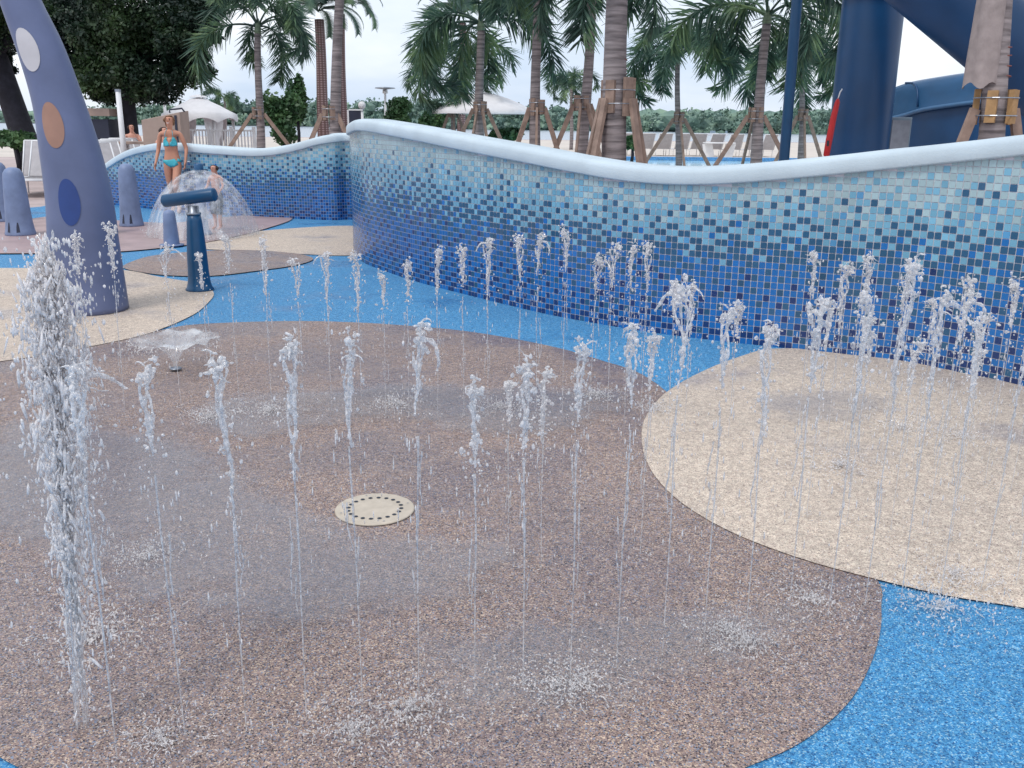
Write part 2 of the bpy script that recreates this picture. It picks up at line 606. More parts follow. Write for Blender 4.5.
def sheet(name, pix, z, mat, kind='structure', ground_pts=None, n=8, smooth_curve=True):
    pts = ground_pts if ground_pts else [G(*p) for p in pix]
    pts = [Vector((p[0], p[1], 0)) for p in pts]
    if smooth_curve: pts = catmull(pts, n, True)
    bm = bmesh.new()
    vs = [bm.verts.new((p.x, p.y, z)) for p in pts]
    es = [bm.edges.new((vs[i], vs[(i + 1) % len(vs)])) for i in range(len(vs))]
    bmesh.ops.triangle_fill(bm, edges=es, use_beauty=True)
    for f in bm.faces:
        if f.normal.z < 0: f.normal_flip()
    me = bpy.data.meshes.new(name); bm.to_mesh(me); bm.free()
    o = link(name, me, mat, smooth=False)
    if kind: o['kind'] = kind
    return o


# ------------------------------------------------------------------ mosaic wall layout
wl = []   # (x, y, top of tiles)
for (px, yb, yt) in [(1330, 490, 92), (1180, 432, 122), (1024, 388, 151), (960, 374, 158), (900, 362, 165), (840, 355, 171.5), (780, 348, 178),
                     (720, 341.5, 183.5), (660, 334, 185), (600, 324.5, 178), (540, 313, 165.5), (470, 296, 151.5), (420, 283, 140.5),
                     (385, 271.5, 133.5), (364, 263, 130)]:
    p = G(px, yb)
    q = V(px, yt, p.y)
    wl.append((p.x, p.y, q.z))
wl += [(-1.99, 11.62, 1.44), (-2.02, 12.05, 1.42), (-1.98, 12.9, 1.36), (-2.02, 14.0, 1.32), (-2.3, 15.0, 1.30), (-2.72, 15.75, 1.27)]
for (px, yb, yt) in [(335, 220.5, 140), (310, 219.6, 148.5), (270, 218, 156.5), (235, 216, 155), (200, 214, 152.5), (172, 212, 150), (150, 209, 152), (130, 207, 158),
                     (113, 205, 168), (100, 203, 177), (86, 200, 186)]:
    p = G(px, yb); q = V(px, yt, p.y)
    wl.append((p.x, p.y, q.z))
wpts = catmull(wl, 12)
# resample to the tile pitch
TP = 0.0485
cum = [0.0]
for a, b in zip(wpts, wpts[1:]):
    cum.append(cum[-1] + math.hypot(b.x - a.x, b.y - a.y))
L = cum[-1]
NS = int(L / TP)
xs = np.interp(np.arange(NS + 1) * TP, cum, [p.x for p in wpts])
ys = np.interp(np.arange(NS + 1) * TP, cum, [p.y for p in wpts])
zs = np.interp(np.arange(NS + 1) * TP, cum, [p.z for p in wpts])
tx = np.gradient(xs); ty = np.gradient(ys)
ln = np.hypot(tx, ty); tx /= ln; ty /= ln
for _ in range(3):
    tx[1:-1] = (tx[:-2] + tx[1:-1] * 2 + tx[2:]) / 4; ty[1:-1] = (ty[:-2] + ty[1:-1] * 2 + ty[2:]) / 4
# the curve runs from right to left: outward (towards the pad) is to its left
nx, ny = -ty, tx
mid = len(xs) // 3
if (nx[5] * (0 - xs[5]) + ny[5] * (0 - ys[5])) < 0: nx, ny = -nx, -ny

# ------------------------------------------------------------------ ground sheets
gd = bpy.data.meshes.new('ground')
gd.from_pydata([(-400, -30, 0), (400, -30, 0), (400, 95, 0), (-400, 95, 0)], [], [(0, 1, 2, 3)])
o = link('ground', gd, M['deck'], smooth=False); o['kind'] = 'structure'
bs = bpy.data.meshes.new('beach')
bs.from_pydata([(-300, 40, .004), (300, 40, .004), (300, 92, .004), (-300, 92, .004), (300, 135, -1.62), (-300, 135, -1.62)], [], [(0, 1, 2, 3), (3, 2, 4, 5)])
o = link('beach', bs, M['sand'], smooth=False); o['kind'] = 'structure'
lk = bpy.data.meshes.new('lake')
lk.from_pydata([(-1800, 90, -1.6), (1800, 90, -1.6), (1800, 1500, -1.6), (-1800, 1500, -1.6)], [], [(0, 1, 2, 3)])
o = link('lake', lk, M['lake'], smooth=False); o['kind'] = 'structure'

# blue base: in front of the wall
mi_ = list(range(0, len(xs), 6))
blue_pts = [Vector((xs[i] - nx[i] * .12, ys[i] - ny[i] * .12, 0)) for i in mi_]
end = blue_pts[-1]
blue_pts += [end + Vector((-.4, -.1, 0)), G(40, 207), G(0, 210), G(-150, 214), G(-500, 222), Vector((-9, 3, 0)), Vector((-7, -4, 0)), Vector((8, -4, 0)),
             Vector((blue_pts[0].x + .5, -1, 0))]
sheet('blue_paving', None, .004, M['blue'], ground_pts=blue_pts, smooth_curve=False)

big_brown = [(-260, 372), (-90, 372), (0, 362), (40, 356), (66, 352), (100, 345), (133, 338), (166, 330), (199, 325), (280, 322), (350, 323), (420, 327.5), (480, 334),
             (550, 347), (600, 361), (648, 379), (720, 440), (800, 505), (872, 575), (881, 610), (876, 650), (852, 700), (805, 742), (745, 770), (660, 800), (520, 850),
             (330, 880), (160, 850), (60, 800), (15, 768), (-60, 740), (-300, 700), (-420, 500)]
sheet('brown_paving', big_brown, .008, M['brown'])
sheet('tan_paving', [(-300, 380), (-90, 372), (0, 363), (66, 352.5), (133, 339), (166, 328.5), (195, 315), (209, 303), (214, 295), (209, 289), (196, 284), (160, 278), (123, 271),
                     (60, 269.5), (0, 269), (-150, 270), (-330, 290)], .012, M['tan'])
sheet('tan_paving', [(1400, 560), (1400, 760), (1180, 640), (1024, 611), (950, 599), (876, 582), (800, 561), (730, 534), (680, 504), (652, 474), (642, 446), (645, 420), (665, 395),
                     (700, 374), (740, 359)] + [], .012, M['tan'],
      ground_pts=[G(*p) for p in [(1180, 640), (1024, 611), (950, 599), (876, 582), (800, 561), (730, 534), (680, 504), (652, 474), (642, 446), (645, 420), (665, 395),
                                  (700, 374), (740, 358), (775, 350)]] +
                 [Vector((xs[i] - nx[i] * .1, ys[i] - ny[i] * .1, 0)) for i in range(len(xs)) if 4.6 < ys[i] < 6.55 and xs[i] > 0][::-1][::12] +
                 [Vector((4.4, 3.6, 0)), Vector((3.3, 2.4, 0))], n=5)
sheet('brown_paving', [(123, 268), (137, 261), (155, 256.5), (190, 253), (240, 251), (290, 254), (313, 259.5), (298, 266), (262, 271.5), (215, 277), (172, 277), (138, 273)], .016, M['brown'])
sheet('tan_paving', [(198, 249), (215, 240), (250, 233), (300, 228.5), (352, 226.5), (400, 232), (400, 250), (356, 256), (310, 255.5), (260, 252)], .012, M['tan'])
sheet('tan_paving', [(-160, 222), (0, 222), (60, 217), (125, 222), (170, 224), (200, 221), (246, 216.5), (292, 219), (262, 231), (215, 242), (165, 249), (100, 254), (0, 255), (-160, 256)], .020,
      plain('wet_tan_rubber', g(176, 152, 150), .4, .14, 2.5))
# puddles
for pts in ([(190, 402), (260, 392), (330, 388), (420, 382), (520, 385), (620, 388), (650, 405), (600, 432), (520, 446), (440, 440), (400, 428), (320, 436), (230, 452), (180, 430)],
            [(0, 420), (120, 430), (200, 440), (260, 470), (330, 510), (420, 530), (560, 545), (500, 600), (360, 640), (200, 640), (60, 600), (-60, 500)],
            [(740, 395), (820, 388), (900, 400), (890, 425), (800, 430), (745, 415)],
            [(380, 640), (520, 610), (700, 600), (820, 600), (860, 640), (760, 690), (600, 740), (420, 740)]):
    poly = [Vector((q.x, q.y)) for q in catmull([G(*q_) for q_ in pts], 5, True)]
    ax0, ax1 = min(q.x for q in poly), max(q.x for q in poly); ay0, ay1 = min(q.y for q in poly), max(q.y for q in poly)
    st = .05; NX = int((ax1 - ax0) / st) + 2; NY = int((ay1 - ay0) / st) + 2
    vv = []; dd = []
    for iy in range(NY):
        for ix in range(NX):
            x_, y_ = ax0 + ix * st, ay0 + iy * st
            ins = False; md_ = 9.0
            for k in range(len(poly)):
                a_, b_ = poly[k], poly[(k + 1) % len(poly)]
                if (a_.y > y_) != (b_.y > y_) and x_ < (b_.x - a_.x) * (y_ - a_.y) / (b_.y - a_.y) + a_.x: ins = not ins
                ab = b_ - a_; t_ = max(0, min(1, ((x_ - a_.x) * ab.x + (y_ - a_.y) * ab.y) / max(ab.length_squared, 1e-9)))
                md_ = min(md_, math.hypot(a_.x + ab.x * t_ - x_, a_.y + ab.y * t_ - y_))
            vv.append((x_, y_, .021)); dd.append(md_ if ins else 0.0)
    ff = []
    for iy in range(NY - 1):
        for ix in range(NX - 1):
            q4 = (iy * NX + ix, iy * NX + ix + 1, (iy + 1) * NX + ix + 1, (iy + 1) * NX + ix)
            if max(dd[k] for k in q4) > 0: ff.append(q4)
    me = bpy.data.meshes.new('puddle'); me.from_pydata(vv, [], ff)
    at_ = me.attributes.new('depth', 'FLOAT', 'POINT'); at_.data.foreach_set('value', [min(1, k / .22) for k in dd])
    o = link('puddle', me, M['puddle'], smooth=False); o['kind'] = 'structure'

# ------------------------------------------------------------------ mosaic wall
wall = empty('mosaic_wall', (0, 0, 0), 0, 'long serpentine blue mosaic wall fading from pale aqua to navy with a rounded pale cap', 'wall')
core = MB()
vs = []; fs = []
TH = .28
for i in range(len(xs)):
    for (off, z) in ((0, 0), (0, zs[i] + .05), (-TH, zs[i] + .05), (-TH, 0)):
        vs.append((xs[i] + nx[i] * (off - .003), ys[i] + ny[i] * (off - .003), z))
for i in range(len(xs) - 1):
    for k in range(4):
        k2 = (k + 1) % 4
        fs.append((i * 4 + k, i * 4 + k2, (i + 1) * 4 + k2, (i + 1) * 4 + k))
core.add(vs, fs); core.build('wall_body', M['grout'], wall)

pal = np.array([g(158, 183, 190)[:3], g(112, 166, 192)[:3], g(84, 146, 190)[:3], g(42, 88, 122)[:3], g(28, 104, 172)[:3], g(20, 54, 106)[:3]])
gx = [0, .10, .18, .26, .36, .48, .58, .72, .86, 1.0]
pp = np.array([[.95, .05, 0, 0, 0, 0], [.87, .13, 0, 0, 0, 0], [.58, .37, .01, .04, 0, 0], [.16, .68, .02, .14, 0, 0], [0, .60, .02, .35, .03, 0],
               [0, .16, .02, .58, .24, 0], [0, 0, .01, .38, .58, .03], [0, 0, 0, .16, .72, .12], [0, 0, 0, .08, .62, .30], [0, 0, 0, .04, .46, .50]])
V4 = []; cols = []
NR = int(max(zs) / TP) + 2
jt = nr.uniform(-1, 1, (NS, NR, 4)) * .0007
rv = (np.arange(NS)[:, None] * .7548777 + np.arange(NR)[None, :] * .5698403 + .16 * nr.rand(NS, NR)) % 1.0
streak = np.convolve(nr.normal(size=NS + 40), np.ones(5) / 5, 'same')[:NS] * .09
gap = .0050
for i in range(NS):
    a0 = gap / TP / 2; a1 = 1 - a0
    X0 = xs[i] + (xs[i + 1] - xs[i]) * a0; X1 = xs[i] + (xs[i + 1] - xs[i]) * a1
    Y0 = ys[i] + (ys[i + 1] - ys[i]) * a0; Y1 = ys[i] + (ys[i + 1] - ys[i]) * a1
    zt = min(zs[i], zs[i + 1]) + .03
    nn = int(zt / TP)
    for k in range(nn):
        z0 = k * TP + gap / 2; z1 = (k + 1) * TP - gap / 2
        j = jt[i, k]
        V4.append([[X0 + nx[i] * j[0], Y0 + ny[i] * j[0], z0], [X1 + nx[i] * j[1], Y1 + ny[i] * j[1], z0],
                   [X1 + nx[i] * j[2], Y1 + ny[i] * j[2], z1], [X0 + nx[i] * j[3], Y0 + ny[i] * j[3], z1]])
        zc = (z0 + z1) / 2
        gg = .45 * (1 - zc / 1.5) + .55 * (1 - zc / zt)
        gg = min(max(gg + nr.normal() * .015, 0), 1)
        pr = np.array([np.interp(gg, gx, pp[:, c]) for c in range(6)]); pr /= pr.sum()
        ci = int(np.searchsorted(np.cumsum(pr), rv[i, k] * .9999))
        cols.append(pal[min(ci, 5)] * (1 + nr.normal() * .06 + streak[i]))
V4 = np.array(V4); V4[:, :, 0] += 0
mos = np_quads('mosaic_tiles', V4, M['tile'], wall)
mos.location = (0, 0, 0)
# set tiles 1 mm in front of the grout
sh = []
for i in range(NS):
    nn = int((min(zs[i], zs[i + 1]) + .03) / TP)
    sh += [(nx[i] * .0015, ny[i] * .0015)] * nn
sh = np.array(sh)
V4[:, :, 0] += sh[:, None, 0]; V4[:, :, 1] += sh[:, None, 1]
mos.data.vertices.foreach_set('co', V4.astype(np.float32).ravel())
at = mos.data.color_attributes.new('tile', 'FLOAT_COLOR', 'CORNER')
cc = np.ones((len(cols), 4, 4), dtype=np.float32)
cc[:, :, :3] = np.clip(np.array(cols), .01, .9)[:, None, :]
at.data.foreach_set('color', cc.ravel())
# cap: rounded profile swept along the top
prof = [(.0, -.004), (.034, 0.0), (.040, .010), (.039, .080), (.030, .103), (.006, .121), (-.04, .128), (-.23, .128), (-.28, .121), (-.308, .103), (-.318, .080), (-.322, .010), (-.31, 0.0), (-.28, -.004)]
vs = []; fs = []
step = 2
idx = list(range(0, len(xs), step))
m = len(prof)
zsm = np.convolve(np.pad(zs, 8, mode='edge'), np.ones(17) / 17, mode='valid')
for i in idx:
    for (o_, h) in prof:
        vs.append((xs[i] + nx[i] * o_, ys[i] + ny[i] * o_, zsm[i] + h))
for a in range(len(idx) - 1):
    for k in range(m):
        k2 = (k + 1) % m
        fs.append((a * m + k, a * m + k2, (a + 1) * m + k2, (a + 1) * m + k))
fs.append(tuple(range(m))); fs.append(tuple((len(idx) - 1) * m + k for k in range(m)))
cp = MB().add(vs, fs).build('coping', M['plaster'], wall, smooth=True)
bm = bmesh.new(); bm.from_mesh(cp.data); bmesh.ops.recalc_face_normals(bm, faces=bm.faces); bm.to_mesh(cp.data); bm.free()

# ------------------------------------------------------------------ drain
dc = G(375, 512)
dr = empty('floor_drain', (dc.x, dc.y, .012), 0, 'round cream perforated drain cover set flush in the brown rubber paving', 'drain cover')
MB().lathe([(0, .006), (.160, .006), (.166, .005), (.168, .002), (.168, 0)], 48).build('cover', M['drain'], dr, True)
for k in range(20):
    a = 2 * math.pi * k / 20
    hb = MB().lathe([(0, .0075), (.0095, .0075)], 10, (.112 * math.cos(a), .112 * math.sin(a), 0))
    hb.build('hole', M['hole'], dr)
for k in range(4):
    a = 2 * math.pi * k / 4 + .4
    MB().lathe([(0, .0075), (.004, .0075)], 8, (.145 * math.cos(a), .145 * math.sin(a), 0)).build('screw', M['metal'], dr)

# ------------------------------------------------------------------ giant curved arch with spots
D = G(96, 311).y
cl = []
for (x, y, wpx) in [(92.5, 313, 70), (84.5, 250, 66), (79.5, 200, 61), (70, 150, 54.5), (57.7, 100, 45.5), (41, 50, 41), (20, 0, 35)]:
    p = V(x, y, D); cl.append((p, wpx / F * D / 2 * 1.01))
cl[0] = (Vector((cl[0][0].x + .0, D, 0.012)), cl[0][1])
for (dx, z, r) in [(-.41, 2.96, .128), (-.60, 3.40, .118), (-.90, 3.84, .108), (-1.36, 4.18, .10), (-1.95, 4.34, .09), (-2.55, 4.26, .08)]:
    cl.append((Vector((cl[0][0].x + dx, D, z)), r))
pts = catmull([c[0] for c in cl], 8)
rad = [v.x for v in catmull([Vector((c[1], 0, 0)) for c in cl], 8)]
neck_base = Vector((cl[0][0].x, D, 0))
neck = empty('spray_arch', neck_base, 0, 'tall tapering periwinkle blue water play arch with coloured oval spots', 'play sculpture')
SEG = 36


def arch_surface(u, th, off):
    """point on the arch: u is the index along the line, th the angle (0 faces the camera)"""
    i = int(u); f = u - i
    i = min(i, len(pts) - 2)
    c = pts[i].lerp(pts[i + 1], f); r = rad[i] * (1 - f) + rad[i + 1] * f
    t = (pts[i + 1] - pts[i]).normalized()
    y = Vector((0, -1, 0)); x = t.cross(y).normalized()
    if x.x < 0: x = -x
    return c + (x * math.sin(th) + y * math.cos(th)) * (r + off) - neck_base


b = MB(); vs = []
for i in range(len(pts)):
    for k in range(SEG):
        vs.append(arch_surface(i if i < len(pts) - 1 else i - .0001, 2 * math.pi * k / SEG, 0))
fs = [(i * SEG + k, i * SEG + (k + 1) % SEG, (i + 1) * SEG + (k + 1) % SEG, (i + 1) * SEG + k) for i in range(len(pts) - 1) for k in range(SEG)]
fs.append(tuple(range(SEG))); fs.append(tuple((len(pts) - 1) * SEG + k for k in range(SEG)))
b.add(vs, fs); ao = b.build('arch_body', M['peri'], neck, True)
bm = bmesh.new(); bm.from_mesh(ao.data); bmesh.ops.recalc_face_normals(bm, faces=bm.faces); bm.to_mesh(ao.data); bm.free()


def spot(px, py, hw, hh, mat, lab):
    # find u whose centre height matches
    best = min(range(len(pts)), key=lambda i: abs(proj(pts[i])[1] - py))
    cand = [(abs(proj(arch_surface(i_, a_ / 40, .004) + neck_base)[0] - px) + abs(proj(arch_surface(i_, a_ / 40, .004) + neck_base)[1] - py), i_, a_ / 40)
            for i_ in range(max(1, best - 4), min(len(pts) - 2, best + 5)) for a_ in range(-20, 56)]
    _, best, th = min(cand)
    r = rad[best] * F / D
    t = (pts[min(best + 1, len(pts) - 1)] - pts[max(best - 1, 0)]) / 2
    du = hh / (t.length * F / D)
    dth = hw / (r * math.cos(th - .43))
    vs = [arch_surface(best, th, .004)]; fs = []
    n = 28; rings = 4
    for q in range(1, rings + 1):
        for k in range(n):
            a = 2 * math.pi * k / n
            vs.append(arch_surface(best + du * q / rings * math.sin(a), th + dth * q / rings * math.cos(a), .004))
    fs += [(0, 1 + k, 1 + (k + 1) % n) for k in range(n)]
    for q in range(rings - 1):
        for k in range(n):
            fs.append((1 + q * n + k, 1 + (q + 1) * n + k, 1 + (q + 1) * n + (k + 1) % n, 1 + q * n + (k + 1) % n))
    s = MB().add(vs, fs).build('spot', mat, neck, True)
    s['label'] = lab


spot(27, 50, 8.5, 20, M['spot_cream'], 'cream oval spot')
spot(52, 126, 9, 21, M['spot_orange'], 'orange brown oval spot')
spot(69, 205, 9.5, 22, M['spot_blue'], 'navy blue oval spot')

# ------------------------------------------------------------------ water cannon
p = G(200, 291)
cn = empty('water_cannon', (p.x, p.y, .012), 0, 'dark blue T-shaped water cannon on a flared post', 'water cannon')
K = p.y / F * 1.035
MB().lathe([(0, 0), (.130, 0), (.134, .010), (.118, .03), (.106, .08), (.098, .18), (.092, .36), (.082, .52), (.070, .66), (.062, .72), (0, .72)], 28).build('post', M['teal'], cn, True)
MB().lathe([(0, .72), (.068, .72), (.070, .735), (.052, .745), (.05, .80), (0, .80)], 24).build('collar', M['metal'], cn, True)
ax = Vector((.255, -.04, .036))
zc_ = V(192, 199, p.y).z
barrel = [Vector((-.03, 0, zc_)) + ax * s_ for s_ in (-1.02, -1, -.97, 0, .97, 1, 1.02)]
br = MB().tube(barrel, [.046, .057, .060, .061, .062, .060, .046], 24).build('barrel', M['teal'], cn, True)
MB().tube([Vector((-.03, 0, zc_)) + ax * -1.021, Vector((-.03, 0, zc_)) + ax * -1.07], [.032, .032], 14).build('nozzle', M['dark'], br, True)

# ------------------------------------------------------------------ bollards
def bollard(px, py, top, r, label, notch=True, rz=0.0):
    p = G(px, py)
    h = V(px, top, p.y).z
    o = empty('spray_bollard', (p.x, p.y, .02), rz, label, 'play bollard', 'periwinkle play bollards round the splash pad')
    pr = [(0, 0), (r * 1.32, 0), (r * 1.34, .015), (r * 1.26, .06), (r * 1.16, .16), (r * 1.08, h * .35), (r, h * .6), (r * .92, h * .84), (r * .84, h * .92), (r * .62, h * .975), (r * .3, h), (0, h)]
    MB().lathe(pr, 28).build('post', M['peri2'], o, True)
    if notch:
        for a in (-.35, .35):
            vs = []
            for (dz, wd) in ((.02, .13), (.12, .10), (.20, .03)):
                for s in (-1, 1):
                    an = -math.pi / 2 + a + s * wd
                    rr = r * (1.335 - dz * 1.05)
                    vs.append((rr * math.cos(an), rr * math.sin(an), dz))
            MB().add(vs, [(0, 1, 3, 2), (2, 3, 5, 4)]).build('slot', M['dark'], o)
    return o


bollard(132, 227, 165, .135, 'tall periwinkle bollard with slotted foot standing before the mosaic wall')
bollard(21, 236, 169, .15, 'tall periwinkle bollard with slotted foot, in front of the other at the left edge')
bollard(3, 222, 163, .16, 'periwinkle bollard with a dark oval spot at the left edge of the photo')
bollard(105, 234, 172, .13, 'periwinkle bollard mostly hidden behind the foot of the spotted arch', False)
# oval spot on the leftmost bollard
q = G(3, 222)
for o in C.objects:
    if o.get('label', '').startswith('periwinkle bollard with a dark oval'):
        vs = [(.155 * math.sin(.25 + .22 * math.cos(a)), -.172 * math.cos(.25 + .22 * math.cos(a)) - .012, .45 + .07 * math.sin(a)) for a in [2 * math.pi * k / 16 for k in range(16)]]
        MB().add(vs, [tuple(range(16))]).build('spot', M['spot_blue'], o)
p = G(172, 247)
sb = empty('low_spray_post', (p.x, p.y, .022), 0, 'short periwinkle post with a round foot plate behind the dark blue cannon', 'play post')
MB().lathe([(0, 0), (.15, 0), (.152, .014), (.09, .018)], 28).build('foot_plate', M['peri2'], sb, True)
MB().lathe([(.100, .016), (.096, .1), (.082, .3), (.074, .4), (.062, .435), (.035, .45), (0, .452)], 24).build('post', M['peri2'], sb, True)

# ------------------------------------------------------------------ mushroom fountain with its water dome
mp_ = G(204, 236)
mf = empty('dome_fountain', (mp_.x, mp_.y, .022), 0, 'slim periwinkle fountain post throwing the clear dome of water', 'fountain')
MB().lathe([(0, 0), (.12, 0), (.11, .03), (.075, .08), (.06, .3), (.055, .78), (0, .78)], 22).build('post', M['peri2'], mf, True)
MB().lathe([(0, .86), (.06, .86), (.065, .88), (.065, .97), (.05, .985), (0, .985)], 22).build('nozzle_cap', M['pole'], mf, True)
MB().lathe([(.02, .78), (.02, .86)], 12).build('nozzle_stem', M['metal'], mf, True)
dome = bpy.data.objects.new('tmp', None)
prof = []
for k in range(26):
    z = .90 * (1 - (k / 25) ** 1.0)
    prof.append((max(.05, .74 * (max(0, 1 - (z / .90) ** 1.6)) ** .5), z))
db = MB(); n = 72
vs = []
for i, (r, z) in enumerate(prof):
    for k in range(n):
        a = 2 * math.pi * k / n
        wv = 1 + .035 * math.sin(7 * a + 1.3) * (i / 25) + .02 * math.sin(19 * a) * (i / 25)
        vs.append((r * wv * math.cos(a), r * wv * math.sin(a), z))
fs = [(i * n + k, i * n + (k + 1) % n, (i + 1) * n + (k + 1) % n, (i + 1) * n + k) for i in range(25) for k in range(n)]
dm = db.add(vs, fs).build('water_dome', M['w_dome'], None, True)
dm.location = (mp_.x, mp_.y, .024)
tag(dm, 'clear umbrella-shaped dome of water falling in front of the small boy', 'water')


def drops(b, n, cfun, rfun, stretch=(1, 2.2), sub=0):
    for _ in range(n):
        c = cfun()
        r = rfun()
        s = rnd.uniform(*stretch)
        b.ball(c, r, (1 / math.sqrt(s), 1 / math.sqrt(s), s), sub)
    return b


# rim splash around the dome foot
b = MB()
drops(b, 420, lambda: (lambda a, r: (r * math.cos(a), r * math.sin(a), abs(rnd.gauss(0, .05)) + .01))(rnd.uniform(0, 6.283), rnd.gauss(.74, .05)), lambda: rnd.uniform(.004, .011), (.8, 1.6))
drops(b, 260, lambda: (lambda a, z: ((.74 * (1 - (z / .9) ** 1.6) ** .5 + rnd.gauss(0, .02)) * math.cos(a), (.74 * (1 - (z / .9) ** 1.6) ** .5 + rnd.gauss(0, .02)) * math.sin(a), z))(rnd.uniform(0, 6.283), rnd.uniform(.02, .8)),
      lambda: rnd.uniform(.003, .008), (1.2, 3))
o = b.build('dome_splash', M['w_drop'], dm, True); o['kind'] = 'stuff'

# ------------------------------------------------------------------ jets
def remeshed(b, voxel, name):
    me = b.mesh(name + '_raw')
    o = bpy.data.objects.new(name + '_raw', me); C.objects.link(o)
    md = o.modifiers.new('r', 'REMESH'); md.mode = 'VOXEL'; md.voxel_size = voxel
    ms = o.modifiers.new('s', 'SMOOTH'); ms.factor = .5; ms.iterations = 1
    dg = bpy.context.evaluated_depsgraph_get(); dg.update()
    ev = bpy.data.meshes.new_from_object(o.evaluated_get(dg))
    bpy.data.objects.remove(o); bpy.data.meshes.remove(me)
    ev.name = name
    if len(ev.polygons): ev.polygons.foreach_set('use_smooth', [True] * len(ev.polygons))
    return ev


def rope(b, p, d, steps, r0, r1, wig, step=.012, pull=None):
    pts_ = [Vector(p)]; d = Vector(d).normalized()
    for i in range(steps):
        d = (d + Vector((rnd.gauss(0, wig), rnd.gauss(0, wig), rnd.gauss(0, wig * .6)))).normalized()
        if pull is not None: d = (d + pull).normalized()
        pts_.append(pts_[-1] + d * step)
    rr = [(r0 + (r1 - r0) * i / steps) * (1 + rnd.uniform(-.35, .45)) for i in range(steps + 1)]
    b.tube(pts_, rr, 6)
    return pts_


def crest_mesh(k, wide=1.0):
    b = MB()
    z0 = rnd.uniform(.63, .79)
    zt = .985
    # two or three strands that wind round each other and widen upward
    paths = []
    for q in range(4):
        ph = rnd.uniform(0, 6.28); tw = rnd.uniform(10, 26); tw2 = rnd.uniform(30, 60)
        P = []; rr = []
        n = 34
        for i in range(n):
            f = i / (n - 1)
            z = z0 + (zt - z0 - q * .02) * f
            am = (.002 + (.007 + .0025 * (k % 4)) * f ** 1.4) * wide
            P.append(Vector((am * math.sin(z * tw + ph) + .003 * math.sin(z * tw2), am * math.cos(z * tw * .8 + ph * 2) + .003 * math.cos(z * tw2 + ph), z)))
            rr.append((.0016 + .0022 * abs(math.sin(z * 70 + ph)) * abs(math.sin(z * 43 + ph * 2))) * (1 + .7 * f) * rnd.uniform(.8, 1.2))
        # leave gaps
        a = rnd.randint(0, 10); c = n
        if q: b.tube(P[a:c], rr[a:c], 6)
        else: b.tube(P, rr, 6)
        paths.append(P)
    for _ in range(int(24 * wide)):
        P = rnd.choice(paths); f = 1 - rnd.random() ** 1.0 * .9
        c = P[min(33, int(f * 33))]
        sp = (.004 + .011 * f ** 3) * wide
        b.ball(c + Vector((rnd.gauss(0, sp), rnd.gauss(0, sp), rnd.gauss(0, .010))), rnd.uniform(.0022, .0062), (rnd.uniform(.7, 1.3), rnd.uniform(.7, 1.3), rnd.uniform(.9, 2)), 1, jit=.25)
    top = paths[0][-1]
    # ragged head: small lumps and curled threads
    for _ in range(int(20 * wide)):
        c = top + Vector((rnd.gauss(0, .011 * wide), rnd.gauss(0, .011 * wide), rnd.gauss(-.012, .016)))
        b.ball(c, rnd.uniform(.0035, .0085), (rnd.uniform(.6, 1.5), rnd.uniform(.6, 1.5), rnd.uniform(.7, 1.5)), 1, jit=.3)
    for _ in range(rnd.randint(7, 12)):
        a = rnd.uniform(0, 6.283)
        rope(b, top + Vector((rnd.gauss(0, .006), rnd.gauss(0, .006), rnd.gauss(-.02, .02))), (math.cos(a), math.sin(a), rnd.uniform(-.2, 1)), rnd.randint(3, 8), .0036, .0014, .6, .0065, Vector((0, 0, -.2)))
    if k % 4 == 1:       # breaks into separate lumps below the head
        for _ in range(14):
            b.ball(Vector((rnd.gauss(0, .020), rnd.gauss(0, .020), rnd.uniform(.74, .96))), rnd.uniform(.003, .009), (rnd.uniform(.6, 1.4), rnd.uniform(.6, 1.4), rnd.uniform(.8, 2.2)), 1, jit=.3)
    if k % 4 == 3:       # a curl that falls away to one side
        a = rnd.uniform(0, 6.28)
        rope(b, top + Vector((0, 0, -.03)), (math.cos(a) * .9, math.sin(a) * .9, .8), 13, .0058, .0034, .16, .0085, Vector((0, 0, -.24)))
    return remeshed(b, .0016, 'crest')


def stream_mesh(k):
    b = MB()
    pts_ = []; rr = []
    ph = rnd.uniform(0, 6)
    for i in range(64):
        z = i / 63 * rnd.uniform(.70, .72)
        z = i / 63 * .72
        s = z * z
        pts_.append(Vector((.008 * s * math.sin(z * 9 + ph), .008 * s * math.cos(z * 8 + ph), z)))
        bead = max(0, z - .25) * 1.2
        rr.append(.0019 + .0009 * z + bead * .0050 * max(0, math.sin(z * 95 + ph * 3 + 3 * math.sin(z * 31))) ** 3 * rnd.uniform(.2, 1.2))
    b.tube(pts_, rr, 7)
    # thin threads of falling water beside the stream
    for _ in range(3):
        a = rnd.uniform(0, 6.283); r = rnd.uniform(.008, .02)
        z = rnd.uniform(.35, .68)
        rope(b, (r * math.cos(a), r * math.sin(a), z), (0, 0, -1), rnd.randint(5, 12), .0024, .0016, .12, .012, Vector((0, 0, -.5)))
    return b.mesh('stream')


def drops_mesh(k, n=75):
    b = MB()
    for _ in range(n):
        z = 1.0 - abs(rnd.gauss(0, .33))
        if z < .02: z = rnd.uniform(.02, .6)
        sp = .013 + .035 * (1 - z) ** .7
        r = rnd.choice([.0018, .0024, .003, .0036, .0046])
        s = rnd.uniform(1, 2.0) if z > .75 else rnd.uniform(2.5, 7)
        b.ball((rnd.gauss(0, sp), rnd.gauss(0, sp), z), r, (1 / s ** .4, 1 / s ** .4, s ** .8), 1, jit=.12)
    # droplets that hit the surface
    for _ in range(16):
        a = rnd.uniform(0, 6.283); r = abs(rnd.gauss(0, .05))
        b.ball((r * math.cos(a), r * math.sin(a), abs(rnd.gauss(0, .012)) + .003), rnd.uniform(.0015, .0035), (1.2, 1.2, .9), 0)
    return b.mesh('droplets')


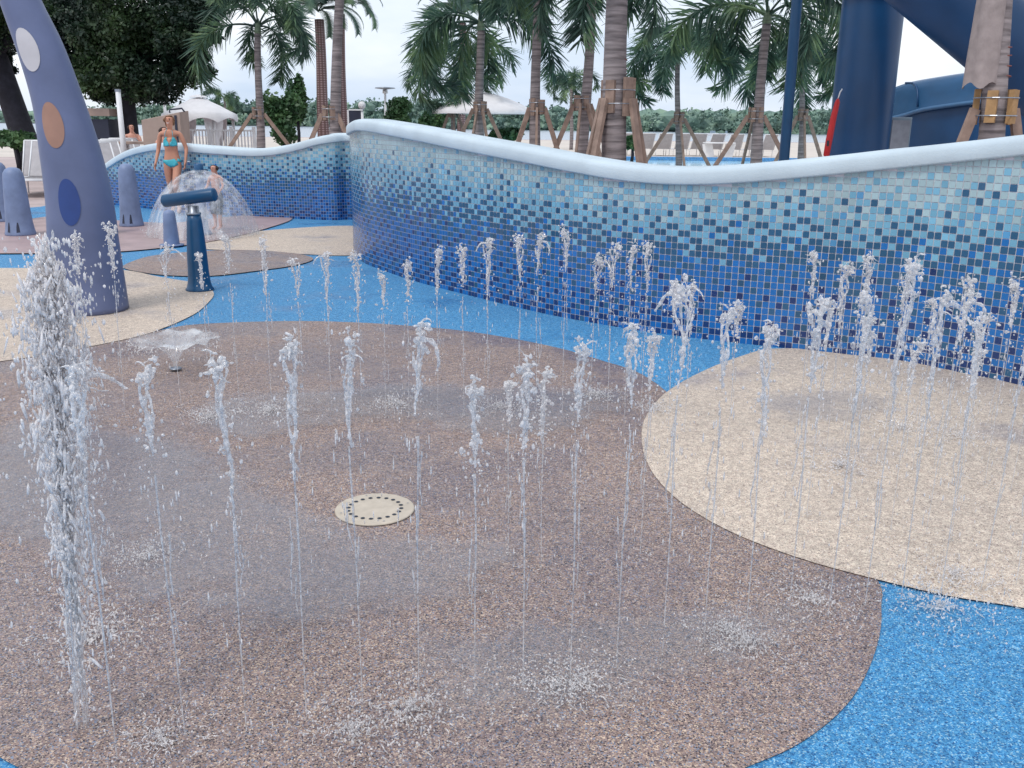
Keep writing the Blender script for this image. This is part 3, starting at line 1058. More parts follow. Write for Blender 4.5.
NV = 16
crests = [crest_mesh(k, 1.0 + .4 * (k % 3 == 2)) for k in range(NV)]
streams = [stream_mesh(k) for k in range(6)]
dropm = [drops_mesh(k, 58 + 14 * (k % 3)) for k in range(8)]
for m_ in crests: m_.materials.clear(); m_.materials.append(M['w_crest'])
for m_ in streams: m_.materials.append(M['w_stream']); m_.polygons.foreach_set('use_smooth', [True] * len(m_.polygons))
for m_ in dropm: m_.materials.append(M['w_drop']); m_.polygons.foreach_set('use_smooth', [True] * len(m_.polygons))
ORD = ['first', 'second', 'third', 'fourth', 'fifth', 'sixth', 'seventh', 'eighth', 'ninth', 'tenth', 'eleventh', 'twelfth', 'thirteenth', 'fourteenth', 'fifteenth', 'sixteenth',
       'seventeenth', 'eighteenth', 'nineteenth', 'twentieth', 'twenty-first', 'twenty-second', 'twenty-third', 'twenty-fourth', 'twenty-fifth', 'twenty-sixth', 'twenty-seventh',
       'twenty-eighth', 'twenty-ninth', 'thirtieth', 'thirty-first', 'thirty-second', 'thirty-third', 'thirty-fourth']


def surface_at(px, py):
    return None


def jet(px, py, h, label, group, wide=1.0, k=None, bits=2):
    p = G(px, py)
    o = empty('water_jet', (p.x, p.y, .022), rnd.uniform(0, 6.28), label, 'water jet', group)
    c = link('crest', rnd.choice(crests), None, o, False)
    s = link('stream', rnd.choice(streams), None, o, False)
    c.scale = (wide, wide, 1); s.rotation_euler = (0, 0, rnd.uniform(0, 6))
    for _ in range(bits):
        d = link('droplets', rnd.choice(dropm), None, o, False)
        d.rotation_euler = (0, 0, rnd.uniform(0, 6.28))
        d.scale = (wide, wide, rnd.uniform(.85, 1.02))
        d['kind'] = 'stuff'
        break
    o.scale = (1, 1, h)
    a = rnd.uniform(0, 6.28); tl = rnd.uniform(0, .03)
    o.rotation_euler = (tl * math.cos(a), tl * math.sin(a), rnd.uniform(0, 6.28))
    return o


def height_for(px, py, ytop):
    p = G(px, py)
    lo, hi = .1, 2.2
    for _ in range(30):
        m_ = (lo + hi) / 2
        if proj((p.x, p.y, m_))[1] > ytop: lo = m_
        else: hi = m_
    return (lo + hi) / 2


front = [(118, 766, 372), (186, 744, 368), (247, 738, 366), (307, 727, 346), (363, 712, 342), (419, 703, 329), (475, 700, 388), (523, 694, 366), (570, 686, 348), (616, 676, 333),
         (662, 662, 290), (703, 652, 309), (745, 643, 334), (787, 630, 306), (827, 623, 292), (864, 612, 268), (900, 606, 296), (940, 600, 322), (980, 596, 290), (1015, 590, 300)]
for i, (x, y, t) in enumerate(front):
    where = 'on brown paving' if x < 880 else 'by the blue paving'
    jet(x, y, height_for(x, y, t), 'thin clear water jet, %s from the left in the front row %s' % (ORD[i], where), 'water jets of the front row', 1.0)
rear = [(98, 425, 238), (126, 424, 228), (182, 412, 248), (211, 411, 254), (240, 410, 236), (272, 412, 240), (305, 414, 262), (332, 415, 256), (362, 417, 257), (386, 418, 277), (409, 419, 266), (438, 420, 250), (464, 421, 251), (488, 421, 243),
        (519, 421, 239), (536, 422, 238), (562, 423, 230), (588, 425, 258), (607, 426, 247), (624, 428, 248), (640, 430, 246), (668, 433, 284), (684, 436, 286),
        (728, 440, 308), (760, 444, 330), (796, 450, 252), (826, 455, 268), (842, 459, 258), (880, 466, 262), (912, 472, 300), (938, 478, 282), (962, 482, 318), (984, 488, 284), (1010, 495, 322)]
for i, (x, y, t) in enumerate(rear):
    where = 'before the spotted arch' if x < 150 else 'on brown paving' if x < 645 else 'on tan paving'
    jet(x, y, height_for(x, y, t), 'broken water jet, %s from the left in the rear row %s' % (ORD[i], where), 'water jets of the rear row', 1.05 if x < 700 else 1.2)
mid_row = [(508, 560, 385), (541, 575, 372), (640, 560, 336), (806, 520, 300), (846, 530, 318), (890, 535, 345), (925, 540, 298), (950, 545, 350)]
for i, (x, y, t) in enumerate(mid_row):
    where = 'on brown paving' if x < 700 else 'on tan paving'
    jet(x, y, height_for(x, y, t), 'water jet between the front and rear rows, %s from the left %s' % (ORD[i], where), 'water jets between the two rows', 1.2)

# thick white plume at the left
pb = G(84, 735)
ph = height_for(84, 735, 252)
pl = empty('water_plume', (pb.x, pb.y, .022), 0, 'thick white foaming water plume at the left, the tallest and widest jet', 'water plume')
b = MB()
lean = Vector((.045, 0, 0))
for _ in range(16):
    a = rnd.uniform(0, 6.28); r = abs(rnd.gauss(0, .022))
    z = rnd.uniform(.45, .95) * ph
    rope(b, Vector((r * math.cos(a), r * math.sin(a), z)) + lean * z, (rnd.gauss(0, .2), rnd.gauss(0, .2), 1), rnd.randint(5, 11), .003, .005, .3, .012, Vector((0, 0, .25)))
for _ in range(7000):
    z = ph * (1 - abs(rnd.gauss(0, .36)))
    if z < .08 * ph: continue
    f = z / ph
    a = rnd.uniform(0, 6.28); rr_ = abs(rnd.gauss(.004 + .008 * f, .008 + .032 * f ** .8))
    q = Vector((rr_ * math.cos(a), rr_ * math.sin(a), z - rr_ * 1.6)) + lean * z
    st_ = rnd.choice([1.2, 1.8, 2.8, 4.5, 7])
    b.ball(q, rnd.choice([.0014, .0018, .0024, .003, .0042]), (rnd.uniform(.6, 1.1), rnd.uniform(.6, 1.1), st_), 1, Euler((rnd.gauss(0, .25), rnd.gauss(0, .25), 0)).to_matrix(), jit=.35)
fc = b.build('foam_column', M['w_plume'], pl, True); fc['kind'] = 'stuff'
b = MB()
for q in range(7):
    a = q * .9; r = .010 + .006 * (q % 3)
    zz = [k / 30 * .62 * ph for k in range(31)]
    b.tube([Vector((r * math.cos(a + z), r * math.sin(a + z), z)) + lean * z for z in zz], [.0022 + .001 * z for z in zz], 7)
b.build('stream', M['w_stream'], pl, True)
b = MB()
for _ in range(620):
    z = ph * (1.01 - abs(rnd.gauss(0, .38)))
    if z < .01: z = rnd.uniform(.02, .5)
    sp = .045 + .03 * (1 - z / ph)
    s = rnd.uniform(1, 2.6)
    b.ball(Vector((rnd.gauss(.01, sp), rnd.gauss(0, sp), z)) + lean * z, rnd.choice([.002, .003, .004, .0055]), (1 / s ** .5, 1 / s ** .5, s), 1, jit=.15)
o = b.build('droplets', M['w_drop'], pl, True); o['kind'] = 'stuff'
# smaller thick jet right beside it
jet(112, 700, height_for(112, 700, 372), 'short foaming jet close to the right of the thick white plume', None, 1.5)

# inverted cone of water
cb = G(176, 372)
co_ = empty('cone_jet', (cb.x, cb.y, .022), 0, 'low trumpet-shaped sheet of water spreading flat above its nozzle', 'water jet')
n = 64; vs = []; prof = [(.012, .0), (.02, .05), (.05, .11), (.10, .165), (.17, .2), (.235, .21), (.275, .20)]
for i, (r, z) in enumerate(prof):
    for k in range(n):
        a = 2 * math.pi * k / n
        q = i / 6
        wv = 1 + q * q * (.06 * math.sin(5 * a) + .05 * math.sin(13 * a + 1) + .03 * math.sin(23 * a))
        vs.append((r * wv * math.cos(a), r * wv * math.sin(a), z + q * q * .012 * math.sin(9 * a + 2)))
fs = [(i * n + k, i * n + (k + 1) % n, (i + 1) * n + (k + 1) % n, (i + 1) * n + k) for i in range(6) for k in range(n)]
MB().add(vs, fs).build('water_sheet', M['w_sheet'], co_, True)
MB().lathe([(0, 0), (.04, 0), (.036, .008), (0, .01)], 20).build('nozzle', M['metal'], co_, True)
b = MB()
drops(b, 240, lambda: (lambda a, r, z: (r * math.cos(a), r * math.sin(a), z))(rnd.uniform(0, 6.283), .275 + rnd.gauss(0, .025), .205 - abs(rnd.gauss(0, .06))), lambda: rnd.uniform(.002, .006), (1, 2.4), 1)
for _ in range(22):
    a = rnd.uniform(0, 6.283)
    rope(b, (.26 * math.cos(a), .26 * math.sin(a), .205), (math.cos(a), math.sin(a), .1), rnd.randint(3, 7), .004, .0025, .3, .01, Vector((0, 0, -.2)))
o = b.build('droplets', M['w_drop'], co_, True); o['kind'] = 'stuff'

# splashes where water lands
sm = []; sc2 = []
for k in range(4):
    b = MB()
    for _ in range(420):
        a = rnd.uniform(0, 6.283); r = abs(rnd.gauss(0, .13))
        s = rnd.uniform(.9, 2.4)
        b.ball((r * math.cos(a), r * math.sin(a), abs(rnd.gauss(0, .016)) + .003), rnd.choice([.0014, .002, .0028, .0036]), (1, 1, s), 0)
    sm.append(b.mesh('droplets')); sm[-1].materials.append(M['w_drop'])
    b = MB()
    for _ in range(90):
        a = rnd.uniform(0, 6.283); r = abs(rnd.gauss(0, .10))
        rope(b, (r * math.cos(a), r * math.sin(a), .001), (math.cos(a + rnd.uniform(-1.4, 1.4)), math.sin(a + rnd.uniform(-1.4, 1.4)), rnd.uniform(0, .5)), rnd.randint(2, 6), .0022, .0011, .5, .008, Vector((0, 0, -.16)))
    sc2.append(remeshed(b, .0017, 'crown')); sc2[-1].materials.clear(); sc2[-1].materials.append(M['w_drop'])
spl = [(412, 718, 'on brown paving at the foot of the front row, below the drain'), (556, 692, 'on brown paving at the bottom middle of the photo'), (585, 690, None), (725, 636, 'on brown paving in front of the blue corner'),
       (748, 650, None), (812, 604, 'on brown paving close to the blue corner'), (955, 582, 'on the lower edge of the right tan patch'), (938, 612, 'on the blue corner below the tan patch'), (160, 745, 'on brown paving at the bottom left'),
       (352, 738, None), (500, 410, 'in the puddle behind the drain'), (595, 398, 'in the puddle right of the drain'), (395, 408, 'in the puddle left above the drain'), (270, 415, 'at the left end of the rear puddle'), (900, 430, 'on the upper part of the right tan patch'),
       (960, 440, None), (840, 470, None), (100, 640, 'beside the foot of the thick plume'), (655, 412, None), (210, 420, None), (150, 560, 'on the wet brown paving at left')]
for (x, y, lab) in spl:
    p = G(x, y)
    o = empty('splash', (p.x, p.y, .022), rnd.uniform(0, 6.28))
    link('crown', rnd.choice(sc2), None, o, False)
    d_ = link('droplets', rnd.choice(sm), None, o, False); d_['kind'] = 'stuff'
    s = rnd.uniform(.8, 1.3); o.scale = (s, s, rnd.uniform(.7, 1.2))
    lab = 'low white splash ' + lab if lab else 'small white splash of landing drops among the rows of jets'
    tag(o, lab, 'splash', 'splashes on the paving'); 
# scattered drops over the whole pad
b = MB()
for _ in range(900):
    x = rnd.uniform(20, 1015); y = rnd.uniform(385, 720)
    p = G(x, y)
    z = abs(rnd.gauss(0, .25)) + .01
    s = rnd.uniform(1, 3)
    b.ball((p.x, p.y, z), rnd.choice([.0016, .0022, .003, .004]), (1 / s ** .5, 1 / s ** .5, s), 0)
o = b.build('spray', M['w_drop'], None, True)
tag(o, 'fine stray drops of water in the air over the whole pad', 'spray', None, 'stuff')

# ------------------------------------------------------------------ trees
FR = []


def frond_mesh(k, L_=2.0, droop=1.0):
    """foxtail frond: an arching midrib with leaflets all round it"""
    b = MB()
    P = []
    d = Vector((math.cos(R(52)), 0, math.sin(R(52))))
    p = Vector((0, 0, 0))
    n = 24
    for i in range(n + 1):
        P.append(p.copy())
        p = p + d * (L_ / n)
        ang = R(6.6 * droop) * (0.5 + 1.0 * i / n)
        d = (Euler((0, ang, 0)).to_matrix() @ d).normalized()
    b.tube(P, [.022 * (1 - .8 * i / n) + .003 for i in range(n + 1)], 5)
    q = []
    nl = 250
    for j in range(nl):
        t = .22 + .78 * (j + nr.rand()) / nl
        f = t * n; i = min(int(f), n - 1)
        c = P[i].lerp(P[i + 1], f - i)
        tg = (P[i + 1] - P[i]).normalized()
        a = nr.rand() * 6.283
        sdir = Vector((0, math.cos(a), math.sin(a)))
        sdir = (sdir - tg * sdir.dot(tg)).normalized()
        dr = (sdir * 1.0 + tg * (.55 + .3 * nr.rand()) + Vector((0, 0, -.30))).normalized()
        ll = (.50 - .18 * abs(t - .5)) * (.7 + .5 * nr.rand()) * (1 if t < .9 else .7)
        wd = .012 + .009 * nr.rand()
        sd_ = dr.cross(Vector((nr.normal(), nr.normal(), nr.normal()))).normalized() * wd
        m_ = c + dr * ll * .5; e = c + dr * ll + Vector((0, 0, -.10 * ll))
        q += [[c - sd_ * .5, c + sd_ * .5, m_ + sd_, m_ - sd_], [m_ - sd_, m_ + sd_, e + sd_ * .2, e - sd_ * .2]]
    for v4 in q: b.add(v4, [(0, 1, 2, 3)], 0)
    me = b.mesh('frond'); me.materials.append(M['leaf_palm'])
    return me


def date_frond(k, L_=2.2):
    b = MB(); P = []
    d = Vector((math.cos(R(60)), 0, math.sin(R(60)))); p = Vector((0, 0, 0)); n = 20
    for i in range(n + 1):
        P.append(p.copy()); p = p + d * (L_ / n)
        d = (Euler((0, R(7.0) * (.4 + i / n), 0)).to_matrix() @ d).normalized()
    b.tube(P, [.02 * (1 - .8 * i / n) + .003 for i in range(n + 1)], 5)
    for j in range(110):
        t = .12 + .88 * j / 110; f = t * n; i = min(int(f), n - 1)
        c = P[i].lerp(P[i + 1], f - i); tg = (P[i + 1] - P[i]).normalized()
        for s in (-1, 1):
            dr = (Vector((0, s, 0)) + tg * .7 + Vector((0, 0, -.25 + .2 * nr.rand()))).normalized()
            ll = .42 * (1 - .6 * t) + .08; sd_ = tg * .014
            e = c + dr * ll
            b.add([c - sd_, c + sd_, e + sd_ * .2, e - sd_ * .2], [(0, 1, 2, 3)])
    me = b.mesh('frond'); me.materials.append(M['leaf_palm'])
    return me


FR = [frond_mesh(k, 2.0 + .2 * (k % 2), .85 + .16 * k) for k in range(5)]
DF = [date_frond(k) for k in range(2)]


def palm(px, py, d, tw, ycrown, label, nf=11, lean=0.0, sc=1.0, date=False, xcrown=None, name='palm_tree'):
    base = V(px, py, d); base.z = 0
    cr = V(xcrown if xcrown is not None else px, ycrown, d)
    o = empty(name, base, 0, label, 'palm tree', 'young palms behind the mosaic wall')
    top = cr - base
    H_ = top.z
    sw = 0 if date else .12
    P = []; rr = []
    for i in range(15):
        f = i / 14
        P.append(Vector((top.x * f + .03 * math.sin(f * 5 + px), .02 * math.sin(f * 4 + px), H_ * f * .93)))
        rr.append(tw / 2 * (1.12 - .3 * f + sw * math.exp(-((f - .25) / .25) ** 2)))
    MB().tube(P, rr, 16).build('trunk', M['date_trunk'] if date else M['trunk'], o, True)
    if not date:
        MB().tube([P[-1] + (top - P[-1]) * f for f in (-.02, .2, .6, 1, 1.3)] , [tw * .42, tw * .46, tw * .36, tw * .22, .02], 14).build('crownshaft', M['shaft'], o, True)
    nf = nf if date else max(8, nf - 3)
    for k in range(nf):
        fr = link('frond', (DF if date else FR)[rnd.randrange(2 if date else 5)], None, o, False)
        fr.location = top + Vector((0, 0, -.12))
        fr.rotation_euler = (rnd.uniform(-.2, .2), rnd.uniform(-.35, .75), 2 * math.pi * k / nf + rnd.uniform(-.2, .2))
        s = sc * (1.0 if date else 1.12) * rnd.uniform(.82, 1.12); fr.scale = (s, s, s)
    return o


def brace(px, d, tw, yband, spread, label, n=4, big=False, angs=None, zfoot=0.0, mat=None):
    """timber props strapped round a palm trunk"""
    c = V(px, yband, d)
    zb = c.z
    o = empty('palm_brace', (c.x, d, 0), 0, label, 'tree brace', 'timber braces round the palm trunks')
    bw = .09 if not big else .12
    bh = .30 if not big else .42
    for k in range(5):
        a = 2 * math.pi * k / 5 + .3
        MB().box(((tw / 2 + .03) * math.cos(a), (tw / 2 + .03) * math.sin(a), zb), (.05, bw, bh * rnd.uniform(.9, 1.1)), (0, 0, a)).build('block', M['wood2'] if mat else M['wood'], o)
    for dz in (-.08, .08):
        MB().tube([((tw / 2 + .062) * math.cos(a), (tw / 2 + .062) * math.sin(a), zb + dz) for a in [2 * math.pi * k / 20 for k in range(21)]], .006, 5).build('strap', M['metal'], o)
    for k in range(n):
        a = angs[k] if angs else 2 * math.pi * k / n + .5
        r0 = tw / 2 + .06
        MB().beam((r0 * math.cos(a), r0 * math.sin(a), zb - .02), (spread * math.cos(a), spread * math.sin(a), zfoot), .045 if not big else .09, .09 if not big else .05).build('prop', M['wood'], o)
    return o


PI = math.pi
palm(258, 145, 26, .20, 22, 'slender foxtail palm between the white canopy and the date palms', 12, sc=1.05)
brace(258, 26, .2, 113, 1.5, 'timber brace on the slender palm right of the white canopy', 3, angs=[PI, 0, 1.8])
palm(324, 120, 36, .42, 8, 'date palm with a diamond-patterned trunk, left of the pair', 16, date=True, xcrown=318)
palm(341, 120, 38, .48, 2, 'date palm with a diamond-patterned trunk, right of the pair', 16, date=True, xcrown=339)
palm(328, 132, 20, .21, -70, 'smooth grey palm in front of the two date palms', 11, xcrown=343)
brace(330, 20, .21, 113, 1.0, 'timber brace at the foot of the palm before the date palms', 3, angs=[PI, -.3, 1.7])
palm(454, 130, 30, .14, 66, 'thin dark palm with low drooping fronds left of the open parasol', 12, sc=1.0)
brace(453, 29.6, .14, 112, .8, 'timber brace on the thin dark palm', 3, angs=[PI, 0, -1.4])
palm(462, 130, 40, .34, 12, 'distant reddish date palm behind the thin dark palm', 14, date=True)
palm(480, 135, 24, .22, 18, 'palm with dense low fronds in front of the white parasol', 13, sc=1.1)
brace(480, 24, .22, 108, 1.1, 'timber brace on the palm in front of the white parasol', 4, angs=[PI + .2, -.1, -1.2, -1.9])
palm(537, 148, 19, .19, -50, 'straight bare palm trunk just right of the white parasol', 11)
brace(537, 19, .19, 107, .8, 'timber brace on the straight palm right of the parasol', 3, angs=[PI + .3, -.2, -1.6])
palm(582, 155, 19, .20, -30, 'palm with long curving petioles left of the thickest trunk', 10, xcrown=592)
brace(582, 19, .2, 103, .95, 'timber brace on the palm left of the thickest trunk', 4, angs=[PI + .1, 0, -.9, -1.8])
palm(619, 162, 12, .265, -250, 'thickest grey palm trunk ringed with a heavy wooden band', 11, xcrown=620)
brace(618, 12, .30, 97, .62, 'heavy wooden block band and props on the thickest palm', 4, True, [PI + .25, -.75, -.2, -2.5])
palm(679, 165, 25, .15, 52, 'thin palm with a round green crown right of the thickest trunk', 13, sc=.95)
brace(679, 25, .15, 118, 1.2, 'timber brace on the thin palm with the round crown', 3, angs=[PI, 0, -1.5])
palm(755, 162, 21, .22, 10, 'grey palm left of the slim blue pole', 13, xcrown=768, sc=1.1)
brace(756, 21, .22, 115, 1.25, 'timber brace with wide-spread props left of the slim blue pole', 3, angs=[PI, 0, 1.6])
palm(803, 158, 26, .16, 62, 'small palm between the slim blue pole and the blue column', 12, sc=1.0)
brace(803, 26, .16, 115, .9, 'timber brace on the small palm between the blue pole and column', 3, angs=[PI, 0, -1.6])
palm(1009, 140, 9.2, .20, -360, 'palm trunk wrapped in loose burlap at the right edge', 10, xcrown=1022)
brace(995, 9.2, .27, 107, .7, 'pale timber blocks and props on the burlap wrapped palm', 3, False, [PI + .1, .1, 1.4], mat=1)
# burlap and rusty straps on the right trunk
bt = V(983, 45, 9.2)
wr = empty('burlap_wrap', (bt.x, 9.2, 0), 0, 'loose pinkish burlap sheet hanging on the right edge palm', 'cloth wrap')
vs = []
zt, zb_ = V(980, -90, 9.2).z, V(980, 86, 9.2).z
nz_, na = 14, 16
for i in range(nz_):
    z = zt + (zb_ - zt) * i / (nz_ - 1)
    for k in range(na):
        a = PI * .80 + PI * .95 * k / (na - 1)
        r = .125 + .014 * math.sin(a * 5 + z * 3) + .02 * i / nz_
        vs.append((r * math.cos(a) * .95 + (z - 2) * .02 + .02, r * math.sin(a), z + .03 * math.sin(a * 4)))
fs = [(i * na + k, i * na + k + 1, (i + 1) * na + k + 1, (i + 1) * na + k) for i in range(nz_ - 1) for k in range(na - 1)]
MB().add(vs, fs).build('cloth', M['burlap'], wr, True)
for k, py in enumerate((47, 56, 67, 77)):
    z = V(1000, py, 9.2).z; c = V(1000.5 - py * .03, py, 9.2)
    MB().tube([(c.x - bt.x + .106 * math.cos(a), .106 * math.sin(a), z + .008 * math.sin(a + k)) for a in [2 * PI * q / 18 for q in range(19)]], .0055, 5).build('strap', M['strap'], wr)
for k, py in enumerate((30, 60, 66, 72, 78)):
    c = V(620, py, 12)
    if k: 
        pass
o = empty('trunk_straps', (V(615.5, 60, 12).x, 12, 0), 0, 'dark twine wound round the thickest trunk above its wooden band', 'twine')
for py in (60, 70, 73, 80):
    z = V(620, py, 12).z
    MB().tube([(.142 * math.cos(a), .142 * math.sin(a), z + .012 * math.sin(a + py)) for a in [2 * PI * q / 18 for q in range(19)]], .006, 5).build('loop', M['strap'], o)


def leafy(name, centre, blobs, n, size, mat, parent=None, seed=1):
    """crown of leaf-sized faces; blobs: (offset, radii)"""
    rs = np.random.RandomState(seed)
    per = []
    tot = sum(r[0] * r[1] * r[2] for _, r in blobs) ** 1
    Q = []
    wts = np.array([(r[0] * r[1] * r[2]) ** .67 for _, r in blobs]); wts /= wts.sum()
    for (off, r), w_ in zip(blobs, wts):
        m_ = int(n * w_)
        u = rs.normal(size=(m_, 3)); u /= np.linalg.norm(u, axis=1)[:, None]
        rad_ = (rs.rand(m_) ** .35)[:, None]
        c = u * rad_ * np.array(r) * (1 + .12 * rs.normal(size=(m_, 1))) + np.array(off)
        a = rs.normal(size=(m_, 3)); a /= np.linalg.norm(a, axis=1)[:, None]
        b2 = np.cross(a, rs.normal(size=(m_, 3))); b2 /= np.linalg.norm(b2, axis=1)[:, None]
        s = size * (.6 + .8 * rs.rand(m_))[:, None]
        Q.append(np.stack([c - a * s, c - b2 * s * .55, c + a * s, c + b2 * s * .55], axis=1))
    return np_quads(name, np.concatenate(Q), mat, parent)


def oak(px, py, d, tw, crown_px, label, n=26000, seed=3, lean=0):
    base = V(px, py, d); base.z = 0
    o = empty('shade_tree', base, 0, label, 'tree', 'dark shade trees at the left')
    blobs = []
    for (bx, by, rpx, dd) in crown_px:
        c = V(bx, by, d + dd)
        r = rpx / F * d
        blobs.append(((c.x - base.x, dd, c.z), (r, r, r * .85)))
    P = [Vector((lean * f, 0, f * (3.4 if not lean else 4.6))) for f in (0, .15, .3, .5, .75, 1)]
    b = MB().tube(P, [tw * .62, tw * .5, tw * .46, tw * .43, tw * .4, tw * .33], 14)
    o2 = b.build('trunk', M['trunk_dark'], o, True)
    b = MB()
    for (off, r) in blobs[::2]:
        s = P[4] + Vector((0, 0, .0)); e = Vector(off)
        b.tube([s, s.lerp(e, .45) + Vector((0, 0, .25)), e], [tw * .25, tw * .15, .03], 8)
    b.build('limbs', M['trunk_dark'], o, True)
    rs_ = random.Random(seed)
    extra = []
    for (off, r) in blobs:
        for _ in range(7):
            a = rs_.uniform(0, 6.28); e = rs_.uniform(-1, 1)
            f_ = rs_.uniform(.18, .42)
            v_ = Vector((math.cos(a), math.sin(a), e)).normalized() * rs_.uniform(.7, 1.05)
            extra.append(((off[0] + v_.x * r[0], off[1] + v_.y * r[1], off[2] + v_.z * r[2]), (r[0] * f_, r[1] * f_, r[2] * f_)))
    leafy('crown', None, [(o_, (r_[0] * .8, r_[1] * .8, r_[2] * .8)) for o_, r_ in blobs] + extra, n, .058, M['leaf_oak'], o, seed)
    return o


oak(132, 137, 27, .42, [(115, 60, 42, 0), (160, 50, 38, .5), (190, 66, 22, 0), (140, 82, 30, -.5), (90, 40, 38, .5), (170, 20, 38, 0), (120, 15, 48, 0), (75, 70, 26, 0), (198, 30, 22, .3), (110, 92, 20, .4), (165, 88, 22, 0), (60, 20, 40, 1), (190, 5, 30, .6), (208, 72, 10, 0)],
    'broad dark green shade tree behind the lounge chairs', 70000, 3)
oak(31, 140, 30, .80, [(20, 10, 45, 0), (60, 0, 42, .5), (-10, 30, 38, 0), (-20, -10, 50, 0), (40, 30, 24, -.5), (0, 62, 16, .3), (20, -30, 60, 0), (8, 86, 9, .3), (2, 50, 14, .3)], 'dark leaning tree trunk behind the spotted arch, leaves overhead', 60000, 9, -1.0)

# shrubs
def shrub(px, py, d, wpx, hpx, label, seed, name='shrub', z0=0.0):
    c = V(px, py, d); r = wpx / 2 / F * d; h = hpx / F * d
    base = Vector((c.x, d, 0))
    o = empty(name, base, 0, label, 'shrub', 'shrubs and small trees near the beach')
    rs = random.Random(seed)
    blobs = [((rs.uniform(-.6, .6) * r, rs.uniform(-.4, .4) * r, c.z - h * .1 + rs.uniform(-.35, .4) * h), (r * .5, r * .5, h * .35)) for _ in range(7)]
    MB().tube([(0, 0, 0), (.05, 0, c.z * .5), (0, 0, c.z)], [.08, .06, .03], 7).build('stem', M['trunk_dark'], o, True)
    leafy('foliage', None, blobs, 2600, .09, M['leaf_shrub'], o, seed)
    return o


shrub(281, 117, 34, 40, 40, 'bushy green shrub between the slender palm and the date palms', 5)
shrub(296, 100, 36, 22, 46, 'taller narrow green shrub left of the date palms', 6)
shrub(402, 112, 40, 34, 22, 'low green shrub right of the lamp with the flat top', 7)
shrub(432, 116, 40, 30, 24, 'low green shrub by the left end of the white parasol', 8)
shrub(505, 136, 30, 34, 14, 'low green hedge clump below the white parasol', 12)
shrub(640 - 8, 142, 38, 14, 10, 'tiny green clump beside the thickest trunk', 13)
shrub(15, 140, 27, 50, 16, 'dark low bush at the foot of the leaning tree', 14)
shrub(98, 141, 27, 30, 12, 'low bush behind the row of lounge chairs', 15)
palm(572, 110, 60, .2, 84, 'pale distant palm seen between two trunks', 12, sc=1.0)
palm(224, 112, 60, .16, 97, 'small distant palm behind the white canopy', 9, sc=.7)

# far shore trees: reads as one mass
rs = np.random.RandomState(5)
Q = []
fb = MB()
fbl = []
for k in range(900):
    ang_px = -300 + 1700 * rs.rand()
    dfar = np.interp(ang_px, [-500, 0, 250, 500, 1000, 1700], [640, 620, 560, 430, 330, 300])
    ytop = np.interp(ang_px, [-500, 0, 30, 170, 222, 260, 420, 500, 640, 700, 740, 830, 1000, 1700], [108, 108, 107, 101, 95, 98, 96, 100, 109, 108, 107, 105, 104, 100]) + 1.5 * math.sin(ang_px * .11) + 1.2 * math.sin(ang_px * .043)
    fz = rs.rand()
    hz = V(ang_px, ytop + 1.5 + 22 * fz ** 1.3, dfar).z
    r = rs.uniform(1.6, 4.2) * dfar / 500
    c = V(ang_px, 118, dfar + rs.uniform(0, 30) * (1 - fz))
    fb.ball((c.x, c.y, hz - r * .9), r * .9, (rs.uniform(.9, 1.5), .8, .8), 1, jit=.25)
    fbl.append((c.x, c.y, hz - r * .8, r))
for k in range(140):
    ang_px = -300 + 1700 * k / 140
    dfar = np.interp(ang_px, [-500, 0, 250, 500, 1000, 1700], [640, 620, 560, 430, 330, 300])
    c = V(ang_px, 118, dfar + 32); ztp = V(ang_px, 112, dfar).z
    fb.ball((c.x, c.y, ztp * .5 - .5), 1.0, (16 * dfar / 500, 5, ztp * .5 + 2), 1, jit=.1)
fq = []
for (cx_, cy_, cz_, r_) in fbl:
    u = rs.normal(size=(34, 3)); u /= np.linalg.norm(u, axis=1)[:, None]
    u[:, 1] = -abs(u[:, 1])
    c_ = np.array([cx_, cy_, cz_]) + u * r_ * np.array([1.25, .9, .95]) * (1 + .15 * rs.normal(size=(34, 1)))
    a_ = rs.normal(size=(34, 3)); a_ /= np.linalg.norm(a_, axis=1)[:, None]
    b_ = np.cross(a_, rs.normal(size=(34, 3))); b_ /= np.linalg.norm(b_, axis=1)[:, None]
    s_ = r_ * (.14 + .16 * rs.rand(34))[:, None]
    fq.append(np.stack([c_ - a_ * s_, c_ - b_ * s_, c_ + a_ * s_, c_ + b_ * s_], axis=1))
fq = np.concatenate(fq)
for q4 in fq: fb.add(q4.tolist(), [(0, 1, 2, 3)])
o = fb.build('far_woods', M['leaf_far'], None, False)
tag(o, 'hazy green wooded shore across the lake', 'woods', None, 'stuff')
sh = bpy.data.meshes.new('far_shore')
sh.from_pydata([(-1800, 650, -1.3), (0, 520, -1.3), (400, 300, -1.3), (1800, 260, -1.3), (1800, 1400, -1.3), (-1800, 1400, -1.3)], [], [(0, 1, 2, 3, 4, 5)])
o = link('far_shore', sh, plain('far_shore_ground', g(90, 104, 100), .9), smooth=False); o['kind'] = 'structure'
for (px, w_) in ((712, 9), (726, 3)):
    p = V(px, 134.5, 290)
    s = empty('boat', (p.x, 290, -1.55), 0, 'tiny white boat moored on the far shore, %s of the two' % ('wider' if w_ > 5 else 'smaller'), 'boat', 'boats on the far shore')
    MB().box((0, 0, .35), (w_ * .35, 1.2, .7), top=1.15).build('hull', M['white'], s)
    MB().box((w_ * .02, 0, 1.05), (w_ * .18, .9, .7), top=.85).build('cabin', M['grey'], s)

